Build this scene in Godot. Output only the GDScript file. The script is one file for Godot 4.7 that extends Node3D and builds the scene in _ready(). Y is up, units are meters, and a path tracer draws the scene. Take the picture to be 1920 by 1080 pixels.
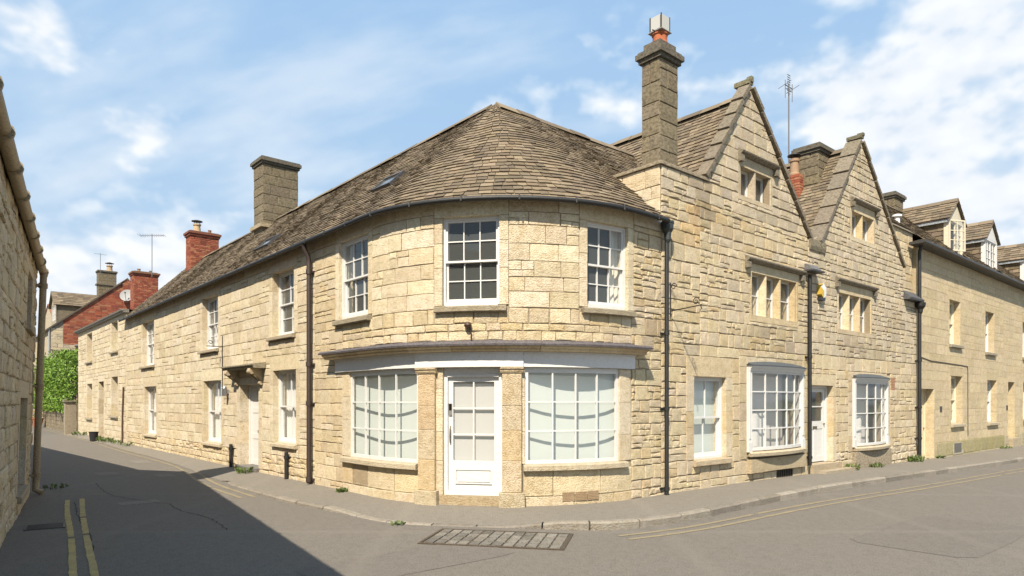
extends Node3D
# A junction of two lanes in a limestone town: a rounded corner shop between a long side-street
# terrace and a row of gabled houses. Metres; y up; the pavement by the shop door is y = 0.

const EA := Vector3(0.6542, 0, 0.7563)    # along the side-street front towards the corner; the gabled fronts face this way
const EB := Vector3(0.7563, 0, -0.6542)   # along the gabled fronts away from the corner
const UP := Vector3(0, 1, 0)
const CORNER := Vector3(-0.40, 0, -10.10)  # where the two fronts would meet if the corner were not rounded
const ARC_R := 3.4
const ARC_H := 2.6704                      # half the length of the rounded front
const EYE := Vector3(0, 1.8, 0)
const ROAD_Y := -0.1
const MOST := 300

var rng := RandomNumberGenerator.new()
var mats := {}
var taken := {}
# stained and worn places on the street front: u, v, half-width, half-height, tint
const STAINS := [[4.95, 6.05, 0.3, 0.75, Color(0.6, 0.57, 0.53)], [4.55, 5.2, 0.45, 0.55, Color(1.0, 0.86, 0.66)], [7.7, 3.2, 1.5, 0.28, Color(0.8, 0.78, 0.75)], [6.2, 5.6, 0.9, 0.4, Color(0.88, 0.86, 0.83)], [12.9, 3.3, 1.6, 0.28, Color(0.78, 0.76, 0.73)], [15.2, 4.1, 0.7, 0.5, Color(0.84, 0.82, 0.79)], [-3.0, 0.35, 0.4, 0.22, Color(0.62, 0.6, 0.56)], [1.5, 0.52, 0.22, 0.1, Color(0.5, 0.48, 0.45)], [3.4, 3.1, 0.25, 0.35, Color(0.72, 0.68, 0.62)], [7.2, 8.1, 0.6, 0.5, Color(0.84, 0.83, 0.81)], [12.9, 8.4, 0.6, 0.5, Color(0.82, 0.81, 0.79)], [-33.0, 4.4, 2.5, 0.8, Color(0.86, 0.85, 0.82)], [22.5, 0.1, 3.0, 0.3, Color(0.78, 0.8, 0.6)], [26.0, 0.1, 1.5, 0.3, Color(0.8, 0.82, 0.6)]]
var arc_o := CORNER - EA * ARC_R + EB * ARC_R

# ---------------------------------------------------------------- mesh helpers
class MB:
	var v := PackedVector3Array()
	var n := PackedVector3Array()
	var c := PackedColorArray()
	func tri(a: Vector3, b: Vector3, d: Vector3, col: Color) -> void:   # counter-clockwise seen from outside
		var m := (b - a).cross(d - a).normalized()
		v.append(a); v.append(d); v.append(b)
		n.append(m); n.append(m); n.append(m)
		c.append(col); c.append(col); c.append(col)
	func quad(a: Vector3, b: Vector3, d: Vector3, e: Vector3, col: Color) -> void:
		tri(a, b, d, col)
		tri(a, d, e, col)
	func stri(a: Vector3, b: Vector3, d: Vector3, na: Vector3, nb: Vector3, nd: Vector3, col: Color) -> void:
		v.append(a); v.append(d); v.append(b)
		n.append(na); n.append(nd); n.append(nb)
		c.append(col); c.append(col); c.append(col)
	func box(o: Vector3, x: Vector3, y: Vector3, z: Vector3, col: Color) -> void:   # o a corner; x, y, z right-handed edges
		quad(o + z, o + x + z, o + x + y + z, o + y + z, col)
		quad(o + x, o, o + y, o + x + y, col)
		quad(o, o + z, o + y + z, o + y, col)
		quad(o + x + z, o + x, o + x + y, o + x + y + z, col)
		quad(o + y + z, o + x + y + z, o + x + y, o + y, col)
		quad(o, o + x, o + x + z, o + z, col)
	func cbox(m: Vector3, s: Vector3, t: Vector3, nn: Vector3, col: Color) -> void:   # centre, size, right axis, out axis
		box(m - t * s.x / 2 - Vector3(0, s.y / 2, 0) - nn * s.z / 2, t * s.x, Vector3(0, s.y, 0), nn * s.z, col)
	func tube(pts: Array, r: float, sides: int, col: Color, r2 := -1.0, capped := true) -> void:
		var rings := []
		var norms := []
		for i in pts.size():
			var d: Vector3 = (pts[mini(i + 1, pts.size() - 1)] - pts[maxi(i - 1, 0)]).normalized()
			var s: Vector3 = d.cross(Vector3.UP if absf(d.y) < 0.9 else Vector3.RIGHT).normalized()
			var t := s.cross(d)
			var rr: float = r if r2 < 0 else lerpf(r, r2, float(i) / (pts.size() - 1))
			var ring := []
			var nr := []
			for k in sides:
				var an := TAU * k / sides
				var e := s * cos(an) + t * sin(an)
				ring.append(pts[i] + e * rr)
				nr.append(e)
			rings.append(ring)
			norms.append(nr)
		for i in pts.size() - 1:
			for k in sides:
				var j := (k + 1) % sides
				stri(rings[i][k], rings[i + 1][k], rings[i + 1][j], norms[i][k], norms[i + 1][k], norms[i + 1][j], col)
				stri(rings[i][k], rings[i + 1][j], rings[i][j], norms[i][k], norms[i + 1][j], norms[i][j], col)
		if capped:
			for k in sides:
				var j := (k + 1) % sides
				tri(pts[0], rings[0][k], rings[0][j], col)
				tri(pts[-1], rings[-1][j], rings[-1][k], col)
	func lathe(at: Vector3, prof: Array, sides: int, col: Color) -> void:   # prof: Vector2(radius, height)
		for i in prof.size() - 1:
			for k in sides:
				var a0 := TAU * k / sides
				var a1 := TAU * (k + 1) / sides
				var e0 := Vector3(cos(a0), 0, -sin(a0))
				var e1 := Vector3(cos(a1), 0, -sin(a1))
				var p: Vector2 = prof[i]
				var q: Vector2 = prof[i + 1]
				var sl := Vector2(q.y - p.y, p.x - q.x).normalized()
				var n0 := e0 * sl.x + Vector3.UP * sl.y
				var n1 := e1 * sl.x + Vector3.UP * sl.y
				var p0 := at + e0 * p.x + Vector3.UP * p.y
				var p1 := at + e1 * p.x + Vector3.UP * p.y
				var q0 := at + e0 * q.x + Vector3.UP * q.y
				var q1 := at + e1 * q.x + Vector3.UP * q.y
				stri(p0, p1, q1, n0, n1, n1, col)
				stri(p0, q1, q0, n0, n1, n0, col)

func put(m: MB, called: String, mat: Material, parent: Node3D = self) -> MeshInstance3D:
	var o := MeshInstance3D.new()
	o.name = called
	if parent == self:
		o.name = numbered(called)
	if m.v.size():
		var lo := m.v[0]
		var hi := m.v[0]
		for p in m.v:
			lo = lo.min(p)
			hi = hi.max(p)
		var mid := (lo + hi) / 2
		if parent == self:
			mid.y = lo.y
		var ar := []
		ar.resize(Mesh.ARRAY_MAX)
		ar[Mesh.ARRAY_VERTEX] = Transform3D(Basis(), -mid) * m.v
		ar[Mesh.ARRAY_NORMAL] = m.n
		ar[Mesh.ARRAY_COLOR] = m.c
		var am := ArrayMesh.new()
		am.add_surface_from_arrays(Mesh.PRIMITIVE_TRIANGLES, ar)
		o.mesh = am
		o.position = mid - (Vector3.ZERO if parent == self else parent.global_position)
	o.material_override = mat
	parent.add_child(o, true)
	return o

func numbered(called: String) -> String:
	if not taken.has(called):
		taken[called] = 0
		return called
	taken[called] += 1
	return "%s_%03d" % [called, taken[called]]

func tag(o: Node, label: String, category: String, group := "") -> Node:
	o.set_meta("label", label)
	o.set_meta("category", category)
	if group:
		o.set_meta("group", group)
	return o

func thing(called: String, label: String, category: String, at: Vector3, group := "") -> Node3D:
	var o := Node3D.new()
	o.name = numbered(called)
	add_child(o)
	o.position = at
	return tag(o, label, category, group)

func node(called: String, parent: Node3D, at: Vector3) -> Node3D:
	var o := Node3D.new()
	o.name = called
	parent.add_child(o, true)
	o.global_position = at
	return o

func struct(o: Node) -> Node:
	o.set_meta("kind", "structure")
	return o

# ---------------------------------------------------------------- wall frames: u along, v up, d outwards
func street(u: float) -> Array:
	if u < -ARC_H:
		return [arc_o - EB * ARC_R - EA * (-u - ARC_H), -EB]
	if u > ARC_H:
		return [arc_o + EA * ARC_R + EB * (u - ARC_H), EA]
	var th := u / ARC_R + PI / 4
	var nn := -EB * cos(th) + EA * sin(th)
	return [arc_o + nn * ARC_R, nn]

func line(o: Vector3, nn: Vector3, lean := 0.0) -> Dictionary:
	return {k = 1, o = o, n = nn, t = UP.cross(nn), lean = lean}

func chord(u0: float, u1: float) -> Dictionary:   # a flat frame between two points of the street front, u = 0 in its middle
	var p: Vector3 = street(u0)[0]
	var q: Vector3 = street(u1)[0]
	var t := (q - p).normalized()
	var f := line((p + q) / 2, t.cross(UP))
	f.hw = p.distance_to(q) / 2
	return f

func wp(w: Dictionary, u: float, v: float, d: float) -> Vector3:
	match w.k:
		0:
			var s := street(u)
			return s[0] + s[1] * d + UP * v
		1:
			return w.o + w.t * u + w.n * (d + w.lean * v) + UP * v
		_:
			var an: float = u / w.r
			return w.o + (w.t * sin(an) + w.n * cos(an)) * (w.r + d) + UP * v

func wbox(m: MB, w: Dictionary, u0: float, u1: float, v0: float, v1: float, d0: float, d1: float, col: Color) -> void:
	var segs := 1
	if w.k != 1:
		segs = maxi(1, int(ceil((u1 - u0) / 0.25)))
	for i in segs:
		var a := lerpf(u0, u1, float(i) / segs)
		var b := lerpf(u0, u1, float(i + 1) / segs)
		m.quad(wp(w, a, v0, d1), wp(w, b, v0, d1), wp(w, b, v1, d1), wp(w, a, v1, d1), col)
		m.quad(wp(w, b, v0, d0), wp(w, a, v0, d0), wp(w, a, v1, d0), wp(w, b, v1, d0), col)
		m.quad(wp(w, a, v1, d1), wp(w, b, v1, d1), wp(w, b, v1, d0), wp(w, a, v1, d0), col)
		m.quad(wp(w, a, v0, d0), wp(w, b, v0, d0), wp(w, b, v0, d1), wp(w, a, v0, d1), col)
	m.quad(wp(w, u0, v0, d0), wp(w, u0, v0, d1), wp(w, u0, v1, d1), wp(w, u0, v1, d0), col)
	m.quad(wp(w, u1, v0, d1), wp(w, u1, v0, d0), wp(w, u1, v1, d0), wp(w, u1, v1, d1), col)

func prism(m: MB, w: Dictionary, u0: float, u1: float, prof: Array, col: Color) -> void:   # prof: Vector2(d, v), clockwise seen from +u
	var segs := 1
	if w.k != 1:
		segs = maxi(1, int(ceil((u1 - u0) / 0.25)))
	for i in segs:
		var a := lerpf(u0, u1, float(i) / segs)
		var b := lerpf(u0, u1, float(i + 1) / segs)
		for j in prof.size():
			var p: Vector2 = prof[j]
			var q: Vector2 = prof[(j + 1) % prof.size()]
			m.quad(wp(w, a, p.y, p.x), wp(w, b, p.y, p.x), wp(w, b, q.y, q.x), wp(w, a, q.y, q.x), col)
	for j in range(1, prof.size() - 1):
		m.tri(wp(w, u0, prof[0].y, prof[0].x), wp(w, u0, prof[j].y, prof[j].x), wp(w, u0, prof[j + 1].y, prof[j + 1].x), col)
		m.tri(wp(w, u1, prof[0].y, prof[0].x), wp(w, u1, prof[j + 1].y, prof[j + 1].x), wp(w, u1, prof[j].y, prof[j].x), col)

func rnd(a: float, b: float) -> float:
	return rng.randf_range(a, b)

func shade(pal: Array) -> Color:   # the tone of one piece, from the kinds of stone in that wall
	var a: Color = pal[rng.randi() % pal.size()]
	var b: Color = pal[rng.randi() % pal.size()]
	var c := a.lerp(b, rng.randf() * 0.5)
	var k := rnd(0.93, 1.07)
	return Color(c.r * k, c.g * k * rnd(0.985, 1.015), c.b * k * rnd(0.96, 1.04))

# ---------------------------------------------------------------- masonry
# A stone: [q (four Vector2, counter-clockwise from bottom left), proud, back, colour, joint, jitter, bevel, rough]
func emit_stone(m: MB, w: Dictionary, s: Array) -> void:
	var q: Array = s[0]
	var dep: float = s[1]
	var back: float = s[2]
	var col: Color = s[3]
	var g: float = s[4] / 2
	var j: float = s[5]
	var bev: float = s[6]
	var rough: float = s[7]
	var mid: Vector2 = (q[0] + q[1] + q[2] + q[3]) / 4
	var cor := [q[0] + Vector2(g, g), q[1] + Vector2(-g, g), q[2] + Vector2(-g, -g), q[3] + Vector2(g, -g)]
	var pts := []
	for i in 4:
		var a: Vector2 = cor[i] + Vector2(rnd(-j, j), rnd(-j, j))
		pts.append(a)
		pts.append((cor[i] + cor[(i + 1) % 4]) / 2 + Vector2(rnd(-j, j), rnd(-j, j)))
	var r0 := []
	var r1 := []
	var r2 := []
	for p in pts:
		var inw: Vector2 = (mid - p)
		inw = inw.normalized() * minf(bev * (1.0 + rough * 40.0 * rng.randf()), inw.length() * 0.4)
		r0.append(wp(w, p.x, p.y, back))
		r1.append(wp(w, p.x, p.y, dep - bev * 0.8))
		r2.append(wp(w, p.x + inw.x, p.y + inw.y, dep + rnd(-rough, rough)))
	var ctr := wp(w, mid.x + rnd(-j, j) * 4, mid.y + rnd(-j, j) * 3, dep + rnd(0, rough * 2.2))
	for i in 8:
		var k := (i + 1) % 8
		m.quad(r0[i], r0[k], r1[k], r1[i], col)
		m.quad(r1[i], r1[k], r2[k], r2[i], col)
		m.tri(r2[i], r2[k], ctr, col)

func subtract(rects: Array, h: Array) -> Array:
	var out := []
	for r in rects:
		if h[0] >= r[1] - 0.001 or h[1] <= r[0] + 0.001 or h[2] >= r[3] - 0.001 or h[3] <= r[2] + 0.001:
			out.append(r)
			continue
		if h[0] > r[0]:
			out.append([r[0], h[0], r[2], r[3]])
		if h[1] < r[1]:
			out.append([h[1], r[1], r[2], r[3]])
		var a := maxf(h[0], r[0])
		var b := minf(h[1], r[1])
		if h[2] > r[2]:
			out.append([a, b, r[2], h[2]])
		if h[3] < r[3]:
			out.append([a, b, h[3], r[3]])
	return out

# zone: [u0, u1, v0, v1, style]; style: {rh, sw, split, joint, jit, dep, rough, bev, pal}
func courses(out: Array, zone: Array, holes: Array, lim = null) -> void:
	var st: Dictionary = zone[4]
	var v: float = zone[2]
	var row := 0
	while v < zone[3] - 0.01:
		var h: float = rnd(st.rh[0], st.rh[1])
		var v2 := v + h
		for e in holes:
			for key in [e[2], e[3]]:
				if absf(key - v2) < 0.09 and key > v + 0.09:
					v2 = key
		if zone[3] - v2 < st.rh[0] * 0.6:
			v2 = zone[3]
		var L: float = zone[0]
		var R: float = zone[1]
		if lim:
			var l0: Vector2 = lim.call(v)
			L = maxf(L, l0.x)
			R = minf(R, l0.y)
		var rects := [[L, R, v, v2]]
		for e in holes:
			rects = subtract(rects, e)
		for r in rects:
			if r[3] - r[2] < 0.03 or r[1] - r[0] < 0.03:
				continue
			var x: float = r[0]
			var first := row % 2 == 1
			while x < r[1] - 0.001:
				var wd: float = rnd(st.sw[0], st.sw[1])
				if first:
					wd *= rnd(0.45, 0.8)
					first = false
				var x2 := x + wd
				if r[1] - x2 < st.sw[0] * 0.6:
					x2 = r[1] if r[1] - x < st.sw[1] * 1.15 else (x + r[1]) / 2
				var parts := [[r[2], r[3]]]
				if r[3] - r[2] > 0.2 and rng.randf() < st.split:
					var vm := lerpf(r[2], r[3], rnd(0.35, 0.65))
					parts = [[r[2], vm], [vm, r[3]]]
				for p in parts:
					var xa := [x, x2]
					var cuts := [[x, x2]]
					if parts.size() == 2 and x2 - x > 0.34 and rng.randf() < 0.5:
						var xm := lerpf(x, x2, rnd(0.35, 0.65))
						cuts = [[x, xm], [xm, x2]]
					for cu in cuts:
						var q := [Vector2(cu[0], p[0]), Vector2(cu[1], p[0]), Vector2(cu[1], p[1]), Vector2(cu[0], p[1])]
						if lim:
							var a: Vector2 = lim.call(p[0])
							var b: Vector2 = lim.call(p[1])
							q = [Vector2(maxf(cu[0], a.x), p[0]), Vector2(minf(cu[1], a.y), p[0]), Vector2(minf(cu[1], b.y), p[1]), Vector2(maxf(cu[0], b.x), p[1])]
							if q[1].x - q[0].x < 0.05:
								continue
							if q[2].x < q[3].x + 0.01:
								var mx: float = clampf((q[2].x + q[3].x) / 2, q[0].x, q[1].x)
								q[2].x = mx
								q[3].x = mx
						out.append([q, st.dep + rnd(-st.vary, st.vary), -0.03, stained(shade(st.pal), (q[0] + q[2]) / 2, st), st.joint * rnd(0.5, 1.4), st.jit, st.bev, st.rough])
				x = x2
		v = v2
		row += 1

func stained(c: Color, at: Vector2, st: Dictionary) -> Color:
	if not st.get("front", true):
		return c
	for e in STAINS:
		var r := Vector2((at.x - e[0]) / e[2], (at.y - e[1]) / e[3]).length()
		if r < rnd(0.7, 1.25):
			c = c * (e[4] as Color).lerp(Color.WHITE, rnd(0.0, 0.5))
	return c

func seen_size(p: Vector3, area: float) -> float:
	var r := p - EYE
	if r.z > -1.0:
		return 0.0
	var x := r.x / -r.z
	var y := r.y / -r.z
	if absf(x) > 0.78 or y > 0.6 or y < -0.27:
		return 0.0
	return area / r.length_squared()

# all the stones of one house: the 300 that show largest are pieces, the rest one mass
func lay(parent: Node3D, stones: Array, called := "stone", rest := "small_stones", mat: Material = null, most := MOST) -> void:
	if mat == null:
		mat = mats.stone
	var order := []
	for e in stones:   # e: [frame, stone]
		var q: Array = e[1][0]
		var c: Vector2 = (q[0] + q[1] + q[2] + q[3]) / 4
		var ar: float = absf((q[1].x - q[0].x) + (q[2].x - q[3].x)) / 2 * (q[2].y - q[1].y)
		var p := wp(e[0], c.x, c.y, 0)
		var p2 := wp(e[0], c.x, c.y, 1)
		var face := (p2 - p).normalized().dot((EYE - p).normalized())
		order.append([seen_size(p, ar) * maxf(face, 0.0), e])
	order.sort_custom(func(a, b): return a[0] > b[0])
	var mass := MB.new()
	for i in order.size():
		var e: Array = order[i][1]
		if i < most and order[i][0] > 0.0:
			var m := MB.new()
			emit_stone(m, e[0], e[1])
			put(m, called, mat, parent)
		else:
			emit_stone(mass, e[0], e[1])
	if mass.v.size():
		put(mass, rest, mat, parent).set_meta("kind", "stuff")

func on(w: Dictionary, stones: Array) -> Array:
	return stones.map(func(s): return [w, s])

# the mortared body of a wall between u0 and u1, with openings
func core(m: MB, w: Dictionary, u0: float, u1: float, v0: float, v1: float, holes: Array, thick: float, col: Color, lim = null, face := -0.014) -> void:
	var vs := [v0, v1]
	for h in holes:
		for k in [h[2], h[3]]:
			if k > v0 and k < v1:
				vs.append(k)
	if lim:
		for k in [4.979, 4.985, 5.869, 5.999, 6.359, 6.365]:
			if k > v0 and k < v1:
				vs.append(k)
		var y := ceilf(v0 / 0.5) * 0.5 + 0.0137
		while y < v1:
			vs.append(y)
			y += 0.5
	vs.sort()
	for i in vs.size() - 1:
		var a: float = vs[i]
		var b: float = vs[i + 1]
		if b - a < 0.0005:
			continue
		var vm := (a + b) / 2
		var cuts := [[u0, u1]]
		for h in holes:
			if h[2] < vm and h[3] > vm:
				var nx := []
				for cu in cuts:
					if h[0] >= cu[1] or h[1] <= cu[0]:
						nx.append(cu)
						continue
					if h[0] > cu[0]:
						nx.append([cu[0], h[0]])
					if h[1] < cu[1]:
						nx.append([h[1], cu[1]])
				cuts = nx
		for cu in cuts:
			var la := Vector2(-1e6, 1e6)
			var lb := la
			if lim:
				la = lim.call(a)
				lb = lim.call(b)
			var segs := 1
			if w.k == 0:
				segs = maxi(1, int(ceil((cu[1] - cu[0]) / 0.3)))
			for s in segs:
				var p := lerpf(cu[0], cu[1], float(s) / segs)
				var q := lerpf(cu[0], cu[1], float(s + 1) / segs)
				var p0 := clampf(p, la.x, la.y)
				var q0 := clampf(q, la.x, la.y)
				var p1 := clampf(p, lb.x, lb.y)
				var q1 := clampf(q, lb.x, lb.y)
				if q0 - p0 < 0.001:
					continue
				m.quad(wp(w, p0, a, face), wp(w, q0, a, face), wp(w, q1, b, face), wp(w, p1, b, face), col)
				m.quad(wp(w, q0, a, -thick), wp(w, p0, a, -thick), wp(w, p1, b, -thick), wp(w, q1, b, -thick), col)
				if p0 > p - 0.001 and p < u0 + 0.001:
					m.quad(wp(w, p0, a, -thick), wp(w, p0, a, face), wp(w, p1, b, face), wp(w, p1, b, -thick), col)
				if q0 < q + 0.001 and q > u1 - 0.001:
					m.quad(wp(w, q0, a, face), wp(w, q0, a, -thick), wp(w, q1, b, -thick), wp(w, q1, b, face), col)
	for h in holes:
		m.quad(wp(w, h[0], h[2], face), wp(w, h[0], h[2], -thick), wp(w, h[0], h[3], -thick), wp(w, h[0], h[3], face), col)
		m.quad(wp(w, h[1], h[2], -thick), wp(w, h[1], h[2], face), wp(w, h[1], h[3], face), wp(w, h[1], h[3], -thick), col)
		m.quad(wp(w, h[0], h[3], face), wp(w, h[0], h[3], -thick), wp(w, h[1], h[3], -thick), wp(w, h[1], h[3], face), col)
		m.quad(wp(w, h[0], h[2], -thick), wp(w, h[0], h[2], face), wp(w, h[1], h[2], face), wp(w, h[1], h[2], -thick), col)

# dressed stones round an opening: deep jambs and a lintel; returns the rectangle that they fill
func dressed(out: Array, o: Array, jw: float, lh: float, pal: Array, deep: float, jh := [0.42, 0.7], ears := 0.1) -> Array:
	for side in [0, 1]:
		var v: float = o[2]
		while v < o[3] - 0.01:
			var v2: float = v + rnd(jh[0], jh[1])
			if o[3] - v2 < 0.25:
				v2 = o[3]
			var k := jw * rnd(0.8, 1.0)
			var q := [Vector2(o[0] - jw, v), Vector2(o[0] + 0.003, v), Vector2(o[0] + 0.003, v2), Vector2(o[0] - jw, v2)] if side == 0 else [Vector2(o[1] - 0.003, v), Vector2(o[1] + jw, v), Vector2(o[1] + jw, v2), Vector2(o[1] - 0.003, v2)]
			out.append([q, 0.004 + rnd(0, 0.004), -deep, shade(pal), 0.006, 0.0015, 0.006, 0.001])
			v = v2
	var e := jw + ears * 0.0
	out.append([[Vector2(o[0] - e, o[3]), Vector2(o[1] + e, o[3]), Vector2(o[1] + e, o[3] + lh), Vector2(o[0] - e, o[3] + lh)], 0.006, -deep, shade(pal), 0.006, 0.002, 0.007, 0.0015])
	return [o[0] - jw, o[1] + jw, o[2], o[3] + lh]

# ---------------------------------------------------------------- roofs
# at(u, w) -> point of the surface, u to the right seen from outside, w 0 at the eaves to 1 at the ridge
func tiles(at: Callable, u0: float, u1: float, length: float, ex: Array, wd: Array, pal: Array, keep = null, w_from := 0.0) -> Array:
	var out := []
	var ws := []
	var x := w_from * length
	while x < length:
		ws.append(x / length)
		x += lerpf(ex[0], ex[1], x / length) * rnd(0.94, 1.06)
	for r in ws.size():
		var w0: float = ws[r]
		var w1: float = ws[r + 1] if r + 1 < ws.size() else 1.0
		var w2 := minf(w1 + (w1 - w0) * 0.35, 1.02)
		var u := u0
		while u < u1 - 0.001:
			var sc: float = maxf((at.call(u + 0.05, w0) - at.call(u - 0.05, w0)).length() / 0.1, 0.05)
			var du: float = minf(rnd(wd[0], wd[1]) * lerpf(1.0, 0.75, w0) / sc, 1.2)
			var ue := u + du
			if u1 - ue < wd[0] * 0.5 / sc:
				ue = u1
			if keep == null or keep.call((u + ue) / 2, w0):
				out.append([at, u, ue, w0, w2, shade(pal), w1 - w0])
			u = ue
	return out

func emit_tile(m: MB, t: Array) -> void:
	var at: Callable = t[0]
	var gap := 0.008
	var sc: float = maxf((at.call(t[2], t[3]) - at.call(t[1], t[3])).length(), 0.01)
	var gu: float = (t[2] - t[1]) * minf(gap / sc, 0.2)
	var ua: float = t[1] + gu * rnd(0.1, 1.0)
	var ub: float = t[2] - gu * rnd(0.1, 1.0)
	var um: float = lerpf(ua, ub, rnd(0.35, 0.65))
	var row: float = t[6]
	var lo: float = t[3]
	var a: Vector3 = at.call(ua, lo + row * rnd(-0.09, 0.09))
	var b: Vector3 = at.call(um, lo + row * rnd(-0.1, 0.05))
	var c: Vector3 = at.call(ub, lo + row * rnd(-0.09, 0.09))
	var d: Vector3 = at.call(ub, t[4])
	var e: Vector3 = at.call(ua, t[4])
	var nn := (c - a).cross(e - a).normalized()
	if nn.length() < 0.5:
		return
	var deep: float = (at.call(um, lo + row) - at.call(um, lo)).length()   # how far the course shows
	var th := minf(deep * rnd(0.15, 0.25), 0.036)
	var li := rnd(0.0, 0.009)
	var col: Color = t[5]
	var at2 := a + nn * (th + li)
	var bt := b + nn * (th + li + rnd(-0.002, 0.003))
	var ct := c + nn * (th + li + rnd(-0.003, 0.003))
	var dt := d + nn * 0.004
	var et := e + nn * 0.004
	m.tri(at2, bt, et, col)
	m.tri(bt, dt, et, col)
	m.tri(bt, ct, dt, col)
	var k := nn * -th
	m.quad(at2 + k, bt + k, bt, at2, col)
	m.quad(bt + k, ct + k, ct, bt, col)
	m.tri(at2 + k, at2, et, col)
	m.tri(ct + k, dt, ct, col)

func lay_tiles(parent: Node3D, list: Array, most := MOST) -> void:
	var order := []
	for t in list:
		var um: float = (t[1] + t[2]) / 2
		var p: Vector3 = t[0].call(um, t[3])
		var x: Vector3 = t[0].call(t[2], t[3]) - t[0].call(t[1], t[3])
		var y: Vector3 = t[0].call(um, t[3] + t[6]) - p
		var ar := x.cross(y)
		order.append([seen_size(p, 1.0) * maxf(ar.dot((EYE - p).normalized()), 0.0), t])
	order.sort_custom(func(a, b): return a[0] > b[0])
	var mass := MB.new()
	for i in order.size():
		if i < most and order[i][0] > 0.0:
			var m := MB.new()
			emit_tile(m, order[i][1])
			put(m, "roof_tile", mats.slate, parent)
		else:
			emit_tile(mass, order[i][1])
	if mass.v.size():
		put(mass, "roof_tile_courses", mats.slate, parent).set_meta("kind", "stuff")

# boards under the tiles
func deck(m: MB, at: Callable, u0: float, u1: float, nu: int, nw: int, drop: float, keep = null) -> void:
	for i in nu:
		for j in nw:
			var a := lerpf(u0, u1, float(i) / nu)
			var b := lerpf(u0, u1, float(i + 1) / nu)
			var p := float(j) / nw
			var q := float(j + 1) / nw
			if keep != null and not keep.call((a + b) / 2, (p + q) / 2):
				continue
			var k := UP * -drop
			m.quad(at.call(a, p) + k, at.call(b, p) + k, at.call(b, q) + k, at.call(a, q) + k, mats.c_slate)

# ---------------------------------------------------------------- windows
func pane(parent: Node3D, w: Dictionary, u0: float, u1: float, v0: float, v1: float, d: float) -> void:
	var m := MB.new()
	# old glass: every pane sits a little differently
	var k := rnd(-0.0025, 0.0025)
	var l := rnd(-0.0025, 0.0025)
	m.quad(wp(w, u0, v0, d + k), wp(w, u1, v0, d + l), wp(w, u1, v1, d - k), wp(w, u0, v1, d - l), Color.WHITE)
	put(m, "pane", mats.glass, parent)

# one light of glazing: stiles and rails, bars, panes
func light(parent: Node3D, w: Dictionary, u0: float, u1: float, v0: float, v1: float, d: float, cols: int, rows: int, called := "sash", st := 0.045, bar := 0.022, paint := Color(0.62, 0.62, 0.605), top := -1.0, bottom := -1.0) -> void:
	var m := MB.new()
	var tp := st if top < 0 else top
	var bt := st if bottom < 0 else bottom
	var t := 0.045
	wbox(m, w, u0, u0 + st, v0, v1, d - t, d, paint)
	wbox(m, w, u1 - st, u1, v0, v1, d - t, d, paint)
	wbox(m, w, u0 + st, u1 - st, v0, v0 + bt, d - t, d - 0.001, paint)
	wbox(m, w, u0 + st, u1 - st, v1 - tp, v1, d - t, d - 0.001, paint)
	var a := u0 + st
	var b := u1 - st
	var p := v0 + bt
	var q := v1 - tp
	for i in range(1, cols):
		var x := lerpf(a, b, float(i) / cols)
		wbox(m, w, x - bar / 2, x + bar / 2, p, q, d - t + 0.01, d - 0.004, paint)
	for j in range(1, rows):
		var y := lerpf(p, q, float(j) / rows)
		wbox(m, w, a, b, y - bar / 2, y + bar / 2, d - t + 0.012, d - 0.006, paint)
	put(m, called, mats.paint, parent)
	for i in cols:
		for j in rows:
			var x0 := lerpf(a, b, float(i) / cols)
			var x1 := lerpf(a, b, float(i + 1) / cols)
			pane(parent, w, x0, x1, lerpf(p, q, float(j) / rows), lerpf(p, q, float(j + 1) / rows), d - 0.028)

func curtain(parent: Node3D, w: Dictionary, u0: float, u1: float, v0: float, v1: float, d: float, waves: float, col := Color(0.55, 0.55, 0.535)) -> void:
	var m := MB.new()
	var n := maxi(4, int((u1 - u0) * waves * 8))
	var ph := rnd(0, TAU)
	for i in n:
		var a := lerpf(u0, u1, float(i) / n)
		var b := lerpf(u0, u1, float(i + 1) / n)
		var da := d + 0.022 * sin(a * waves * TAU + ph)
		var db := d + 0.022 * sin(b * waves * TAU + ph)
		m.quad(wp(w, a, v0, da), wp(w, b, v0, db), wp(w, b, v1, db), wp(w, a, v1, da), col)
	put(m, "curtain", mats.cloth, parent)

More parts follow.
